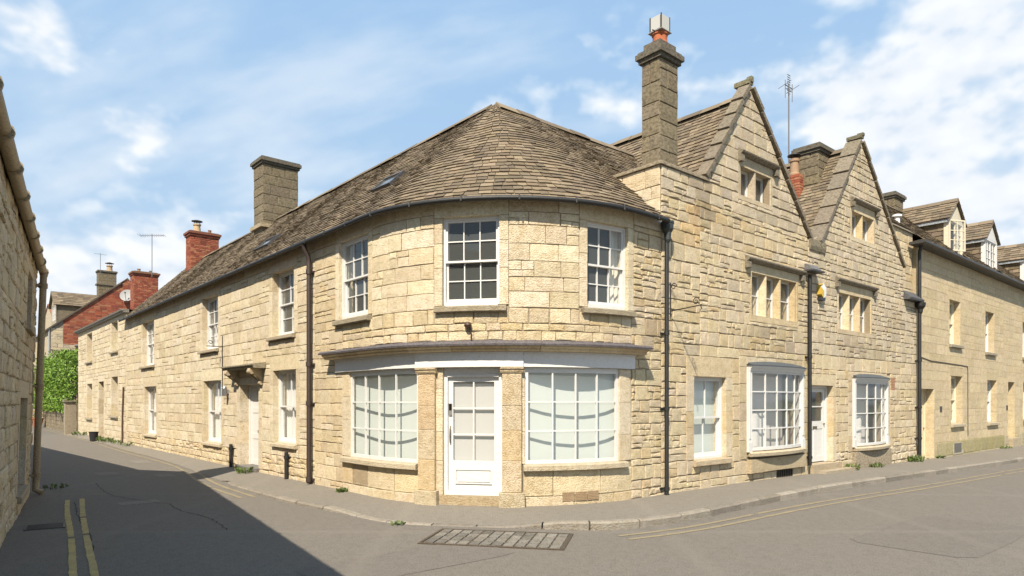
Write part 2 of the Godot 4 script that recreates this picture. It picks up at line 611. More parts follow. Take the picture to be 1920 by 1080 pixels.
# a box sash window in an opening of frame w
func sash_window(house: Node3D, w: Dictionary, o: Array, setback: float, cols: int, rt: int, rb: int, drape := "", paint := Color(0.62, 0.62, 0.605), split := 0.5) -> Node3D:
	var win := node("window", house, wp(w, (o[0] + o[1]) / 2, o[2], -setback))
	var m := MB.new()
	var f := 0.04
	var u0: float = o[0]
	var u1: float = o[1]
	var v0: float = o[2]
	var v1: float = o[3]
	wbox(m, w, u0 - 0.02, u0 + f, v0, v1, -setback - 0.13, -setback, paint)
	wbox(m, w, u1 - f, u1 + 0.02, v0, v1, -setback - 0.13, -setback, paint)
	wbox(m, w, u0 + f, u1 - f, v1 - f, v1 + 0.02, -setback - 0.13, -setback - 0.001, paint)
	wbox(m, w, u0 + f, u1 - f, v0 - 0.02, v0 + 0.05, -setback - 0.13, -setback + 0.02, paint)
	put(m, "frame", mats.paint, win)
	var vm := lerpf(v0 + 0.05, v1 - f, split)
	light(win, w, u0 + f, u1 - f, vm - 0.02, v1 - f, -setback - 0.02, cols, rt, "sash", 0.035, 0.02, paint)
	light(win, w, u0 + f, u1 - f, v0 + 0.05, vm + 0.02, -setback - 0.068, cols, rb, "sash", 0.035, 0.02, paint, 0.04, 0.065)
	var d := -setback - 0.2
	match drape:
		"sides":
			curtain(win, w, u0 - 0.03, lerpf(u0, u1, 0.28), v0, v1, d, 9.0)
			curtain(win, w, lerpf(u0, u1, 0.72), u1 + 0.03, v0, v1, d, 9.0)
		"nets":
			curtain(win, w, u0 - 0.05, u1 + 0.05, v0, v1, d, 7.0)
		"board":
			var b := MB.new()
			wbox(b, w, u0 - 0.05, u1 + 0.05, v0, v1, d - 0.02, d, Color(0.5, 0.55, 0.52))
			put(b, "blind", mats.cloth, win)
		"half":
			curtain(win, w, u0 - 0.05, u1 + 0.05, v0, vm, d, 7.0)
		"side":
			curtain(win, w, lerpf(u0, u1, 0.74), u1 + 0.03, v0, v1, d, 9.0, Color(0.6, 0.58, 0.5))
	return win

func sill(house: Node3D, w: Dictionary, u0: float, u1: float, v0: float, v1: float, out := 0.09, back := 0.12, col := Color(0.42, 0.36, 0.26)) -> void:
	var m := MB.new()
	prism(m, w, u0, u1, [Vector2(-back, v0), Vector2(out - 0.012, v0), Vector2(out, v0 + 0.012), Vector2(out - 0.004, v1 - 0.035), Vector2(out - 0.02, v1 - 0.02), Vector2(-back, v1)], col)
	put(m, "sill", mats.stone, house)

func pipe_run(m: MB, w: Dictionary, u: float, v0: float, v1: float, d: float, r: float, col: Color, collars: Array) -> void:
	m.tube([wp(w, u, v0, d), wp(w, u, v1, d)], r, 12, col)
	for y in collars:
		m.tube([wp(w, u, y - 0.035, d), wp(w, u, y + 0.035, d)], r * 1.3, 12, col)
		wbox(m, w, u - r * 1.9, u + r * 1.9, y - 0.018, y + 0.018, -0.02, 0.035, col)

# a square stack of coursed stone: axes along EA and EB or given
func stack(house: Node3D, called: String, base: Vector3, ax: Vector3, wx: float, wz: float, y1: float, st: Dictionary, cap := true, mat: Material = null, most := 40) -> Node3D:
	var nz := ax.cross(UP).normalized()          # the face looking this way has ax to its right
	var o := node(called, house, base)
	var m := MB.new()
	var h := y1 - base.y
	m.cbox(base + UP * h / 2, Vector3(wx - 0.03, h, wz - 0.03), ax, nz, mats.c_mortar if mat == null else Color(0.28, 0.24, 0.2))
	put(m, "stack_core", mats.mortar, o)
	var all := []
	for i in 4:
		var nn: Vector3 = [nz, ax, -nz, -ax][i]
		var half: float = [wz, wx, wz, wx][i] / 2
		var run: float = [wx, wz, wx, wz][i] / 2
		var f := line(Vector3(base.x, 0, base.z) + nn * half, nn)
		var list := []
		courses(list, [-run, run, base.y, y1, st], [])
		all.append_array(on(f, list))
	lay(o, all, "stone" if mat == null else "brick", "small_stones" if mat == null else "bricks", mat if mat else mats.weathered, most)
	if cap:
		var c := MB.new()
		var col := Color(0.17, 0.15, 0.115)
		c.cbox(base + UP * (h + 0.04), Vector3(wx + 0.1, 0.08, wz + 0.1), ax, nz, col)
		c.cbox(base + UP * (h + 0.13), Vector3(wx + 0.19, 0.1, wz + 0.19), ax, nz, col)
		c.cbox(base + UP * (h + 0.2), Vector3(wx + 0.12, 0.05, wz + 0.12), ax, nz, col)
		put(c, "cap", mats.weathered, o)
	return o

func pot(house: Node3D, at: Vector3, r: float, h: float, col: Color, cowl := true) -> void:
	var m := MB.new()
	m.lathe(at, [Vector2(0, 0), Vector2(r * 1.15, 0), Vector2(r * 1.15, h * 0.12), Vector2(r, h * 0.2), Vector2(r * 0.86, h * 0.8), Vector2(r * 1.08, h * 0.85), Vector2(r * 1.08, h), Vector2(r * 0.7, h), Vector2(r * 0.7, h * 0.8), Vector2(0, h * 0.8)], 16, col)
	var p := put(m, "chimney_pot", mats.clay, house)
	if cowl:
		var c := MB.new()
		for k in 3:
			var e := Vector3(cos(k * TAU / 3), 0, sin(k * TAU / 3)) * r * 0.8
			c.tube([at + e + UP * h * 0.9, at + e + UP * (h + r * 0.8)], 0.012, 6, Color(0.04, 0.04, 0.04))
		c.lathe(at + UP * (h + r * 0.75), [Vector2(0, 0), Vector2(r * 1.5, 0.0), Vector2(r * 1.5, 0.02), Vector2(0, r * 0.55)], 16, Color(0.05, 0.05, 0.05))
		put(c, "cowl", mats.iron, p if p.get_parent().get_parent() == self else house)

func rear(m: MB, pts: Array, v0: float, v1: float, col: Color) -> void:   # plain hidden walls along a line of points, 0.25 thick
	for i in pts.size() - 1:
		var p: Vector3 = pts[i]
		var q: Vector3 = pts[i + 1]
		var t := (q - p).normalized()
		var nn := t.cross(UP)
		m.box(p - nn * 0.25 + UP * v0, q - p, UP * (v1 - v0), nn * 0.25, col)

# ---------------------------------------------------------------- materials
func noise_bytes(kind: int, freq: float, oct: int, size: int, sd: int) -> PackedByteArray:
	var f := FastNoiseLite.new()
	f.seed = sd
	f.noise_type = kind
	f.frequency = freq
	f.fractal_type = FastNoiseLite.FRACTAL_FBM if oct > 1 else FastNoiseLite.FRACTAL_NONE
	f.fractal_octaves = oct
	var im := f.get_seamless_image(size, size, false, false, 0.12)
	im.convert(Image.FORMAT_L8)
	return im.get_data()

# albedo factor of a weathered surface: broad patches, grain and dark pits, each with a tint
func mottle(size: int, sd: int, coarse: float, fine: float, patch: Color, amount: float, grain: float, pits: float, pit_at: int, spots := 0.0, spot_freq := 0.03) -> ImageTexture:
	var a := noise_bytes(FastNoiseLite.TYPE_SIMPLEX_SMOOTH, coarse, 4, size, sd)
	var b := noise_bytes(FastNoiseLite.TYPE_SIMPLEX, fine, 3, size, sd + 7)
	var c := noise_bytes(FastNoiseLite.TYPE_SIMPLEX, fine * 0.45, 2, size, sd + 19)
	var e := noise_bytes(FastNoiseLite.TYPE_SIMPLEX, spot_freq, 4, size, sd + 31) if spots > 0.0 else a
	var out := PackedByteArray()
	out.resize(size * size * 3)
	for i in size * size:
		var p := clampf((a[i] / 255.0 - 0.42) * 3.0, 0, 1) * amount
		var g := 1.0 - grain * (1.0 - b[i] / 255.0)
		if c[i] < pit_at:
			g *= 1.0 - pits * (1.0 - float(c[i]) / pit_at)
		if spots > 0.0 and e[i] > 150:   # lichen and dirt
			g *= 1.0 - spots * minf((e[i] - 150) / 22.0, 1.0)
		out[i * 3] = int(255 * pow(clampf(g * lerpf(1.0, patch.r, p), 0, 1), 0.4545))
		out[i * 3 + 1] = int(255 * pow(clampf(g * lerpf(1.0, patch.g, p), 0, 1), 0.4545))
		out[i * 3 + 2] = int(255 * pow(clampf(g * lerpf(1.0, patch.b, p), 0, 1), 0.4545))
	var im := Image.create_from_data(size, size, false, Image.FORMAT_RGB8, out)
	im.generate_mipmaps()
	return ImageTexture.create_from_image(im)

func relief(size: int, sd: int, freq: float, oct: int, strength: float) -> ImageTexture:
	var by := noise_bytes(FastNoiseLite.TYPE_SIMPLEX, freq, oct, size, sd)
	var im := Image.create_from_data(size, size, false, Image.FORMAT_L8, by)
	im.convert(Image.FORMAT_RGBA8)
	im.bump_map_to_normal_map(strength)
	im.generate_mipmaps()
	return ImageTexture.create_from_image(im)

func mat(col: Color, rough: float, tex: Texture2D = null, nrm: Texture2D = null, scale := 1.0, depth := 1.0, metal := 0.0, vertex := true) -> StandardMaterial3D:
	var m := StandardMaterial3D.new()
	m.albedo_color = col
	m.roughness = rough
	m.metallic = metal
	m.vertex_color_use_as_albedo = vertex
	if tex or nrm:
		m.uv1_triplanar = true
		m.uv1_world_triplanar = true
		m.uv1_scale = Vector3.ONE * scale
	m.albedo_texture = tex
	if nrm:
		m.normal_enabled = true
		m.normal_texture = nrm
		m.normal_scale = depth
	return m

func make_materials() -> void:
	var t_stone := mottle(1024, 3, 0.009, 0.11, Color(0.80, 0.75, 0.65), 0.7, 0.28, 0.5, 80, 0.17, 0.022)
	var t_slate := mottle(512, 41, 0.02, 0.1, Color(1.0, 0.97, 0.88), 0.5, 0.36, 0.5, 80)
	var t_grime := mottle(512, 55, 0.018, 0.08, Color(0.42, 0.41, 0.36), 0.9, 0.3, 0.5, 80)
	var t_road := mottle(1024, 77, 0.03, 0.24, Color(0.86, 0.85, 0.82), 0.6, 0.62, 0.5, 98, 0.05, 0.012)
	var n_stone := relief(1024, 5, 0.045, 6, 9.0)
	var n_fine := relief(512, 9, 0.14, 3, 6.0)
	var n_road := relief(1024, 13, 0.42, 2, 4.0)
	mats.stone = mat(Color.WHITE, 0.93, t_stone, n_stone, 0.55, 0.8)
	mats.mortar = mat(Color.WHITE, 0.97, t_stone, n_fine, 1.7, 0.8)
	mats.slate = mat(Color.WHITE, 0.92, t_slate, n_stone, 1.9, 0.9)
	mats.weathered = mat(Color.WHITE, 0.95, t_grime, n_stone, 1.4, 1.2)
	mats.road = mat(Color.WHITE, 0.94, t_road, n_road, 0.25, 0.7)
	mats.paint = mat(Color.WHITE, 0.5, mottle(256, 91, 0.02, 0.09, Color(0.92, 0.9, 0.86), 0.7, 0.1, 0.25, 70), n_fine, 2.2, 0.12)
	mats.plain = mat(Color.WHITE, 0.85)
	mats.iron = mat(Color.WHITE, 0.5, t_grime, n_fine, 3.0, 0.3)
	mats.clay = mat(Color.WHITE, 0.85, t_stone, n_fine, 3.0, 0.5)
	mats.brick = mat(Color.WHITE, 0.92, t_stone, n_fine, 2.3, 0.8)
	mats.lead = mat(Color.WHITE, 0.55, t_grime, n_fine, 2.0, 0.5, 0.15)
	mats.cloth = mat(Color.WHITE, 0.95)
	mats.cloth.backlight = Color(0.3, 0.3, 0.3)
	mats.leaf = mat(Color.WHITE, 0.6)
	mats.leaf.backlight = Color(0.35, 0.4, 0.15)
	mats.line = mat(Color.WHITE, 0.85, t_road, n_road, 0.3, 0.5)
	mats.metal = mat(Color.WHITE, 0.35, null, null, 1.0, 1.0, 0.8)
	var g := StandardMaterial3D.new()
	g.albedo_color = Color(0.93, 0.97, 0.96, 0.06)
	g.transparency = BaseMaterial3D.TRANSPARENCY_ALPHA
	g.roughness = 0.02
	g.metallic_specular = 1.0
	mats.glass = g
	mats.c_mortar = Color(0.42, 0.35, 0.245)
	mats.c_slate = Color(0.17, 0.138, 0.1)
	mats.white = Color(0.62, 0.62, 0.605)
	mats.black = Color(0.022, 0.02, 0.022)
	mats.cream = [Color(0.633, 0.525, 0.338), Color(0.683, 0.573, 0.391), Color(0.597, 0.474, 0.287), Color(0.670, 0.573, 0.416), Color(0.561, 0.462, 0.313)]
	mats.pale = [Color(0.694, 0.600, 0.430), Color(0.658, 0.549, 0.378), Color(0.706, 0.624, 0.469), Color(0.609, 0.512, 0.351)]
	mats.mixed = [Color(0.627, 0.525, 0.338), Color(0.659, 0.557, 0.385), Color(0.586, 0.461, 0.274), Color(0.554, 0.471, 0.344), Color(0.649, 0.546, 0.373), Color(0.606, 0.509, 0.350)]
	mats.grey = [Color(0.606, 0.520, 0.379), Color(0.564, 0.482, 0.350), Color(0.637, 0.551, 0.408), Color(0.496, 0.423, 0.315), Color(0.617, 0.514, 0.350)]
	mats.roofs = [Color(0.203, 0.155, 0.100), Color(0.237, 0.184, 0.121), Color(0.152, 0.118, 0.076), Color(0.276, 0.218, 0.147), Color(0.181, 0.144, 0.098), Color(0.134, 0.105, 0.074)]
	mats.old = [Color(0.247, 0.203, 0.134), Color(0.271, 0.224, 0.149), Color(0.229, 0.188, 0.123)]
	mats.bricks = [Color(0.38, 0.105, 0.055), Color(0.33, 0.085, 0.048), Color(0.43, 0.135, 0.07), Color(0.25, 0.07, 0.045), Color(0.46, 0.2, 0.11)]

func sty(rh: Array, sw: Array, split: float, joint: float, jit: float, dep: float, va: float, rough: float, bev: float, pal: Array) -> Dictionary:
	return {front = true, rh = rh, sw = sw, split = split, joint = joint, jit = jit, dep = dep, vary = va, rough = rough, bev = bev, pal = pal}

# ---------------------------------------------------------------- sky
func make_sky() -> Sky:
	var w := 2560
	var h := 1280
	var f := FastNoiseLite.new()
	f.seed = 11
	f.noise_type = FastNoiseLite.TYPE_SIMPLEX_SMOOTH
	f.frequency = 1.0
	f.fractal_type = FastNoiseLite.FRACTAL_FBM
	f.fractal_octaves = 6
	f.fractal_gain = 0.55
	var g := FastNoiseLite.new()
	g.seed = 5
	g.frequency = 0.45
	g.fractal_type = FastNoiseLite.FRACTAL_FBM
	g.fractal_octaves = 3
	var by := PackedByteArray()
	by.resize(w * h * 3)
	# fields of broken cloud: azimuth (degrees right of -z), height, reach, weight
	var heaps := [[33.0, 22.0, 8.0, 0.9], [39.0, 27.0, 9.0, 0.9], [38.0, 17.0, 7.0, 1.0], [27.0, 20.0, 7.0, 0.5], [14.0, 23.0, 6.0, 0.42], [7.0, 26.0, 6.0, 0.35], [-37.5, 25.5, 5.0, 0.85], [-33.5, 24.0, 3.5, 0.6], [-29.0, 19.3, 3.0, 0.6], [-36.0, 6.5, 7.5, 1.2], [-25.0, 7.0, 7.5, 1.0], [-44.0, 9.0, 7.0, 1.0], [-2.0, 23.0, 4.0, 0.45], [30.0, 12.0, 8.0, 0.5], [-12.0, 11.0, 9.0, 0.5]]
	for k in 16:
		heaps.append([55.0 + k * 16.5 + 8.0 * sin(k * 2.7), 12.0 + 14.0 * absf(sin(k * 1.9)), 8.0, 0.8])
	var dirs := []
	for e in heaps:
		var az := deg_to_rad(e[0])
		var el := deg_to_rad(e[1])
		dirs.append([Vector3(sin(az) * cos(el), sin(el), -cos(az) * cos(el)), cos(deg_to_rad(e[2] * 1.9)), deg_to_rad(e[2]), e[3]])
	for y in h:
		var el := PI / 2 - (y + 0.5) / h * PI
		var fine := el < 0.75
		if not fine and y % 2 == 1:
			for i in w * 3:
				by[y * w * 3 + i] = by[(y - 1) * w * 3 + i]
			continue
		var x := 0
		while x < w:
			var i := (y * w + x) * 3
			var az := wrapf((x + 0.5) / w * TAU, -PI, PI)
			var step := 1 if fine and absf(az) < 0.8 else 2
			var base := Color(0.47, 0.455, 0.42)
			if el > -0.05:
				var d := Vector3(sin(az) * cos(el), sin(el), -cos(az) * cos(el))
				var up := maxf(sin(el), 0.0)
				base = Color(0.76, 0.845, 0.915).lerp(Color(0.56, 0.715, 0.885), pow(clampf(up / 0.75, 0, 1), 0.85))
				base = base.lerp(Color(0.84, 0.88, 0.915), pow(1.0 - up, 10.0) * 0.8)
				var dip := 1.0 / (up + 0.25)
				var px := d.x * dip
				var pz := d.z * dip
				# drawn out veils
				var veil := f.get_noise_3d(px * 0.9 + pz * 0.6, pz * 2.6 - px * 0.9, 1.3) + 0.5 * g.get_noise_3d(px * 1.3, pz * 1.3, 9.0)
				var cov := smoothstep(-0.15, 0.6, veil) * 0.5
				var m := 0.0
				for e in dirs:
					var dt: float = d.dot(e[0])
					if dt > e[1]:
						var an: float = acos(minf(dt, 1.0)) / e[2]
						m += e[3] * exp(-an * an * 1.2)
				var tone := 0.5
				if m > 0.04:
					var n1 := f.get_noise_3d(d.x * 5.0, d.y * 10.0, d.z * 5.0)
					var n2 := f.get_noise_3d(d.x * 15.0 + 4.0, d.y * 26.0, d.z * 15.0)
					m = minf(m, 1.15)
					cov = maxf(cov, clampf((m * 0.95 + n1 * 0.95 + n2 * 0.55 - 0.34) * 1.5, 0, 1) * smoothstep(0.04, 0.4, m) * 0.92)
					tone = clampf(0.55 + n2 + n1 * 0.4, 0, 1)
				base = base.lerp(Color(0.895, 0.915, 0.945).lerp(Color(0.97, 0.975, 0.98), tone), cov)
			for k in step:
				if x + k < w:
					by[i + k * 3] = int(base.r * 255); by[i + k * 3 + 1] = int(base.g * 255); by[i + k * 3 + 2] = int(base.b * 255)
			x += step
	var im := Image.create_from_data(w, h, false, Image.FORMAT_RGB8, by)
	var sm := PanoramaSkyMaterial.new()
	sm.panorama = ImageTexture.create_from_image(im)
	sm.energy_multiplier = 1.0
	var sky := Sky.new()
	sky.sky_material = sm
	return sky

# ---------------------------------------------------------------- the street surface
func gy(p: Vector3) -> float:   # the gabled street falls a little away from the corner
	return -0.0125 * clampf((p - CORNER).dot(EB) - 8.0, 0, 14)

func drop(p: Vector3, lift: float) -> Vector3:
	return Vector3(p.x, ROAD_Y + gy(p) + lift, p.z)

func smooth(pts: Array, step: float) -> Array:   # an even walk along a rounded line
	var c := Curve3D.new()
	c.bake_interval = 0.1
	for i in pts.size():
		var p: Vector3 = pts[i]
		var t: Vector3 = (pts[mini(i + 1, pts.size() - 1)] - pts[maxi(i - 1, 0)]) / 6.0
		c.add_point(p, -t, t)
	var out := []
	var n := int(c.get_baked_length() / step)
	for i in n + 1:
		out.append(c.sample_baked(c.get_baked_length() * i / n))
	return out

func xz(list: Array) -> Array:
	return list.map(func(p): return Vector3(p[0], 0, p[1]))

func nearest_u(p: Vector3) -> float:
	var best := 1e9
	var at := 0.0
	var u := -40.0
	while u < 36.0:
		var d: float = street(u)[0].distance_squared_to(p)
		if d < best:
			best = d
			at = u
		u += 0.05
	return at

func make_ground() -> void:
	var m := MB.new()
	m.quad(Vector3(-500, -0.45, 300), Vector3(500, -0.45, 300), Vector3(500, -0.45, -700), Vector3(-500, -0.45, -700), Color(0.09, 0.1, 0.05))
	struct(put(m, "ground", mats.plain))
	m = MB.new()
	var tarmac := Color(0.232, 0.210, 0.180)
	var xs := [-75.0, -60.0, -45.0, -34.0, -26.0]
	var x := -22.0
	while x < 16.0:
		xs.append(x)
		x += 0.5
	xs.append_array([16.0, 20.0, 26.0, 34.0, 50.0, 75.0])
	var zs := [-90.0, -75.0, -62.0, -50.0, -42.0, -36.0]
	x = -31.0
	while x < 1.0:
		zs.append(x)
		x += 0.5
	zs.append_array([1.0, 6.0, 14.0, 26.0, 40.0])
	for i in xs.size() - 1:
		for j in zs.size() - 1:
			var a := drop(Vector3(xs[i], 0, zs[j + 1]), 0)
			var b := drop(Vector3(xs[i + 1], 0, zs[j + 1]), 0)
			var c := drop(Vector3(xs[i + 1], 0, zs[j]), 0)
			var d := drop(Vector3(xs[i], 0, zs[j]), 0)
			m.quad(a, b, c, d, tarmac)
	var road: Node3D = struct(put(m, "road", mats.road))
	# patched trenches and joints in the asphalt
	for e in [[Vector3(-10.6, 0, -17.6), 0.9, 0.5, 0.6, 1.25], [Vector3(-8.9, 0, -17.2), 0.8, 0.4, 0.62, 1.3], [Vector3(-11.6, 0, -21.0), 1.2, 0.5, 0.6, 1.2], [Vector3(-7.0, 0, -12.6), 0.45, 0.7, 0.58, 1.35], [Vector3(6.2, 0, -9.6), 3.2, 1.6, 0.66, 0.93], [Vector3(-1.2, 0, -8.0), 2.6, 1.1, 0.2, 0.95]]:
		var pm := MB.new()
		var t := EA if e[0].x < -2 else EB
		var s := t.cross(UP)
		var k: float = e[4]
		var col := Color(0.232 * k, 0.21 * k, 0.18 * k)
		var pts := []
		for i in 20:
			var an := TAU * i / 20
			var r := Vector2(signf(cos(an)) * pow(absf(cos(an)), 0.25), signf(sin(an)) * pow(absf(sin(an)), 0.25)) * rnd(0.93, 1.0)
			pts.append(drop(e[0] + t * r.x * e[1] / 2 + s * -r.y * e[2] / 2, 0.004))
		for i in 20:
			pm.tri(drop(e[0], 0.004), pts[i], pts[(i + 1) % 20], col)
		put(pm, "asphalt_patch", mats.road, road)
	# cracks, filled with dark grit
	for path in [[[-8.2, -12.6], [-7.1, -11.0], [-5.9, -9.4], [-4.6, -7.4], [-3.6, -5.8]], [[-6.3, -12.4], [-5.7, -11.6], [-4.9, -10.9], [-4.2, -9.9]], [[-9.6, -15.5], [-8.0, -13.5], [-6.3, -12.4]]]:
		var pts := smooth(xz(path), 0.12)
		var pm := MB.new()
		for i in pts.size() - 1:
			var s: Vector3 = (pts[i + 1] - pts[i]).cross(UP).normalized() * rnd(0.004, 0.010)
			var j := Vector3(rnd(-0.02, 0.02), 0, rnd(-0.02, 0.02))
			pts[i + 1] += j
			pm.quad(drop(pts[i] + s, 0.004), drop(pts[i + 1] + s, 0.004), drop(pts[i + 1] - s, 0.004), drop(pts[i] - s, 0.004), Color(0.05, 0.045, 0.04))
		put(pm, "crack", mats.road, road)
	# worn double yellow lines
	for e in [[[[-8.6, -13.0], [-7.51, -11.35], [-6.1, -9.3], [-4.77, -7.3], [-3.5, -5.4]], 0.95], [[[-8.35, -13.05], [-7.25, -11.35], [-5.85, -9.25], [-4.53, -7.3], [-3.25, -5.4]], 0.9],
			[[[-31, -45], [-20.5, -32.8], [-14.71, -25.74], [-9.82, -20.0], [-6.95, -15.65], [-5.1, -13.3]], 0.3], [[[-31.2, -44.8], [-20.7, -32.6], [-14.9, -25.55], [-10.05, -19.85], [-7.15, -15.5], [-5.3, -13.15]], 0.3],
			[[[1.5, -9.45], [2.77, -10.2], [5.23, -12.21], [8.63, -14.75], [15.2, -20.1], [20.4, -24.5]], 0.3], [[[1.6, -9.22], [2.9, -10.0], [5.4, -12.02], [8.8, -14.55], [15.4, -19.9], [20.6, -24.3]], 0.3]]:
		var pts := smooth(xz(e[0]), 0.14)
		var pm := MB.new()
		for i in pts.size() - 1:
			if rng.randf() > 0.97:
				continue
			var s: Vector3 = (pts[i + 1] - pts[i]).cross(UP).normalized()
			var wear: float = e[1] * rnd(0.75, 1.1)
			var col := Color(0.232, 0.210, 0.180).lerp(Color(0.68, 0.53, 0.2), clampf(wear, 0, 1))
			var a := s * rnd(0.034, 0.045)
			var b := s * rnd(0.034, 0.045)
			pm.quad(drop(pts[i] + a, 0.005), drop(pts[i + 1] + a, 0.005), drop(pts[i + 1] - b, 0.005), drop(pts[i] - b, 0.005), col)
		put(pm, "painted_line", mats.line, road)
	# kerb and pavement
	var kl := xz([[-6.6, -15.6], [-6.2, -14.96], [-4.35, -12.73], [-2.88, -11.35], [-1.77, -10.4], [0.2, -10.0], [1.16, -9.86], [1.92, -10.06], [2.79, -10.64], [4.22, -11.95], [5.7, -13.3], [7.55, -14.87], [10.24, -17.1], [14.58, -20.64], [17.4, -22.95], [21.0, -26.0], [25.0, -29.4]])
	var ks := smooth(kl, 0.1)
	var rise := func(i: int) -> float:   # the kerb is dropped in front of the shop door
		var p: Vector3 = ks[i]
		return lerpf(lerpf(0.035, 0.06, smoothstep(-6.4, -4.6, p.x)), 0.125, smoothstep(0.1, 0.9, p.x)) - 0.045 * smoothstep(-3.2, -2.4, p.x) * (1.0 - smoothstep(-0.3, 0.4, p.x))
	var kerb := Node3D.new()
	kerb.name = "kerb"
	add_child(kerb)
	struct(kerb)
	var i := 0
	while i < ks.size() - 2:
		var n := mini(rng.randi_range(7, 10), ks.size() - 1 - i)
		var km := MB.new()
		var k := rnd(0.75, 1.3)
		var col := Color(0.27 * k, 0.243 * k, 0.203 * k)
		var off := rnd(-0.006, 0.006)
		for j in range(i, i + n):
			var a: Vector3 = ks[j]
			var b: Vector3 = ks[j + 1]
			if j == i:
				a = a.lerp(b, 0.13)
			if j == i + n - 1:
				b = b.lerp(a, 0.13)
			var s: Vector3 = (ks[j + 1] - ks[j]).cross(UP).normalized()   # towards the road
			var ha: float = rise.call(j)
			var hb: float = rise.call(j + 1)
			var o := s * off
			var a0 := drop(a + o, -0.05)
			var b0 := drop(b + o, -0.05)
			var a1 := drop(a + o, ha - 0.025)
			var b1 := drop(b + o, hb - 0.025)
			var a2 := drop(a + o - s * 0.025, ha)
			var b2 := drop(b + o - s * 0.025, hb)
			var a3 := drop(a + o - s * 0.14, ha + 0.002)
			var b3 := drop(b + o - s * 0.14, hb + 0.002)
			var a4 := drop(a + o - s * 0.14, -0.05)
			var b4 := drop(b + o - s * 0.14, -0.05)
			km.quad(a0, b0, b1, a1, col)
			km.quad(a1, b1, b2, a2, col)
			km.quad(a2, b2, b3, a3, col)
			km.quad(b4, a4, a3, b3, col)
			if j == i:
				km.quad(a0, a1, a3, a4, col)
				km.tri(a1, a2, a3, col)
			if j == i + n - 1:
				km.quad(b4, b3, b1, b0, col)
				km.tri(b3, b2, b1, col)
		put(km, "kerb_stone", mats.stone, kerb)
		i += n
	var pm := MB.new()
	var rows := []
	for e in [[-37.0, 0.55], [-30.0, 0.5], [-24.0, 0.5], [-18.0, 0.6], [-13.0, 0.75], [-9.5, 1.0], [-8.0, 1.1]]:
		var s := street(e[0])
		rows.append([s[0] + s[1] * -0.02 + UP * 0.0, drop(s[0] + s[1] * e[1], 0.006)])
	for j in range(0, ks.size(), 2):
		var s: Vector3 = (ks[mini(j + 1, ks.size() - 1)] - ks[mini(j + 1, ks.size() - 1) - 1]).cross(UP).normalized()
		var u := nearest_u(ks[j])
		var st := street(u)
		var inner: Vector3 = st[0] - st[1] * 0.02
		inner.y = gy(inner)
		rows.append([inner, drop(ks[j] - s * 0.135, rise.call(j) - 0.004)])
	for j in rows.size() - 1:
		for k in 4:
			var q := [rows[j][1].lerp(rows[j][0], k / 4.0), rows[j + 1][1].lerp(rows[j + 1][0], k / 4.0), rows[j + 1][1].lerp(rows[j + 1][0], (k + 1) / 4.0), rows[j][1].lerp(rows[j][0], (k + 1) / 4.0)]
			pm.quad(q[0], q[1], q[2], q[3], Color(0.29, 0.259, 0.219))
	struct(put(pm, "pavement", mats.road))

# ---------------------------------------------------------------- houses on the street front
const FRONT := {k = 0}
const RIDGE_Y := 7.97
const EAVES_Y := 5.2

func ridge_at(u: float) -> Vector3:
	if u < -2.17:
		return CORNER - EA * (-u + 0.73) + EB * 2.6 + UP * RIDGE_Y
	if u > 1.87:
		return CORNER + EB * (u + 0.73) - EA * 2.9 + UP * RIDGE_Y
	return CORNER - EA * 2.9 + EB * 2.6 + UP * RIDGE_Y

func main_roof(u: float, w: float) -> Vector3:   # sags a little between its rafters
	var s := street(u)
	var e: Vector3 = s[0] + s[1] * 0.22 + UP * EAVES_Y
	var p := e.lerp(ridge_at(u), w)
	return p + UP * (0.035 * sin(u * 0.7) * sin(w * PI) + 0.02 * sin(u * 2.3 + 1.0) * w - 0.05 * sin(w * PI))

func gutter(house: Node3D, u0: float, u1: float, d: float, y: float, col: Color, r := 0.042) -> void:
	var m := MB.new()
	var n := maxi(2, int((u1 - u0) / 0.3))
	var pts := []
	for i in n + 1:
		pts.append(wp(FRONT, lerpf(u0, u1, float(i) / n), y, d))
	m.tube(pts, r, 10, col)
	for i in range(0, n, 3):
		var p: Vector3 = pts[i]
		m.cbox(p + UP * 0.01, Vector3(0.025, 0.1, 0.1), Vector3.RIGHT, Vector3.BACK, col)
	put(m, "gutter", mats.iron, house)

func skylight(house: Node3D, u0: float, u1: float, w0: float, w1: float) -> void:
	var o := node("roof_window", house, main_roof((u0 + u1) / 2, w0))
	var a := main_roof(u0, w0)
	var b := main_roof(u1, w0)
	var c := main_roof(u1, w1)
	var d := main_roof(u0, w1)
	var nn := (b - a).cross(d - a).normalized()
	var m := MB.new()
	var g := MB.new()
	var col := Color(0.09, 0.09, 0.095)
	for e in [[a, b], [b, c], [c, d], [d, a]]:
		var t: Vector3 = (e[1] - e[0]).normalized()
		var s := nn.cross(t)
		m.box(e[0] - nn * 0.02, e[1] - e[0], s * 0.05, t.cross(s) * 0.1, col)
	put(m, "frame", mats.lead, o)
	g.quad(a + nn * 0.055, b + nn * 0.055, c + nn * 0.055, d + nn * 0.055, Color.WHITE)
	put(g, "pane", mats.glass, o)

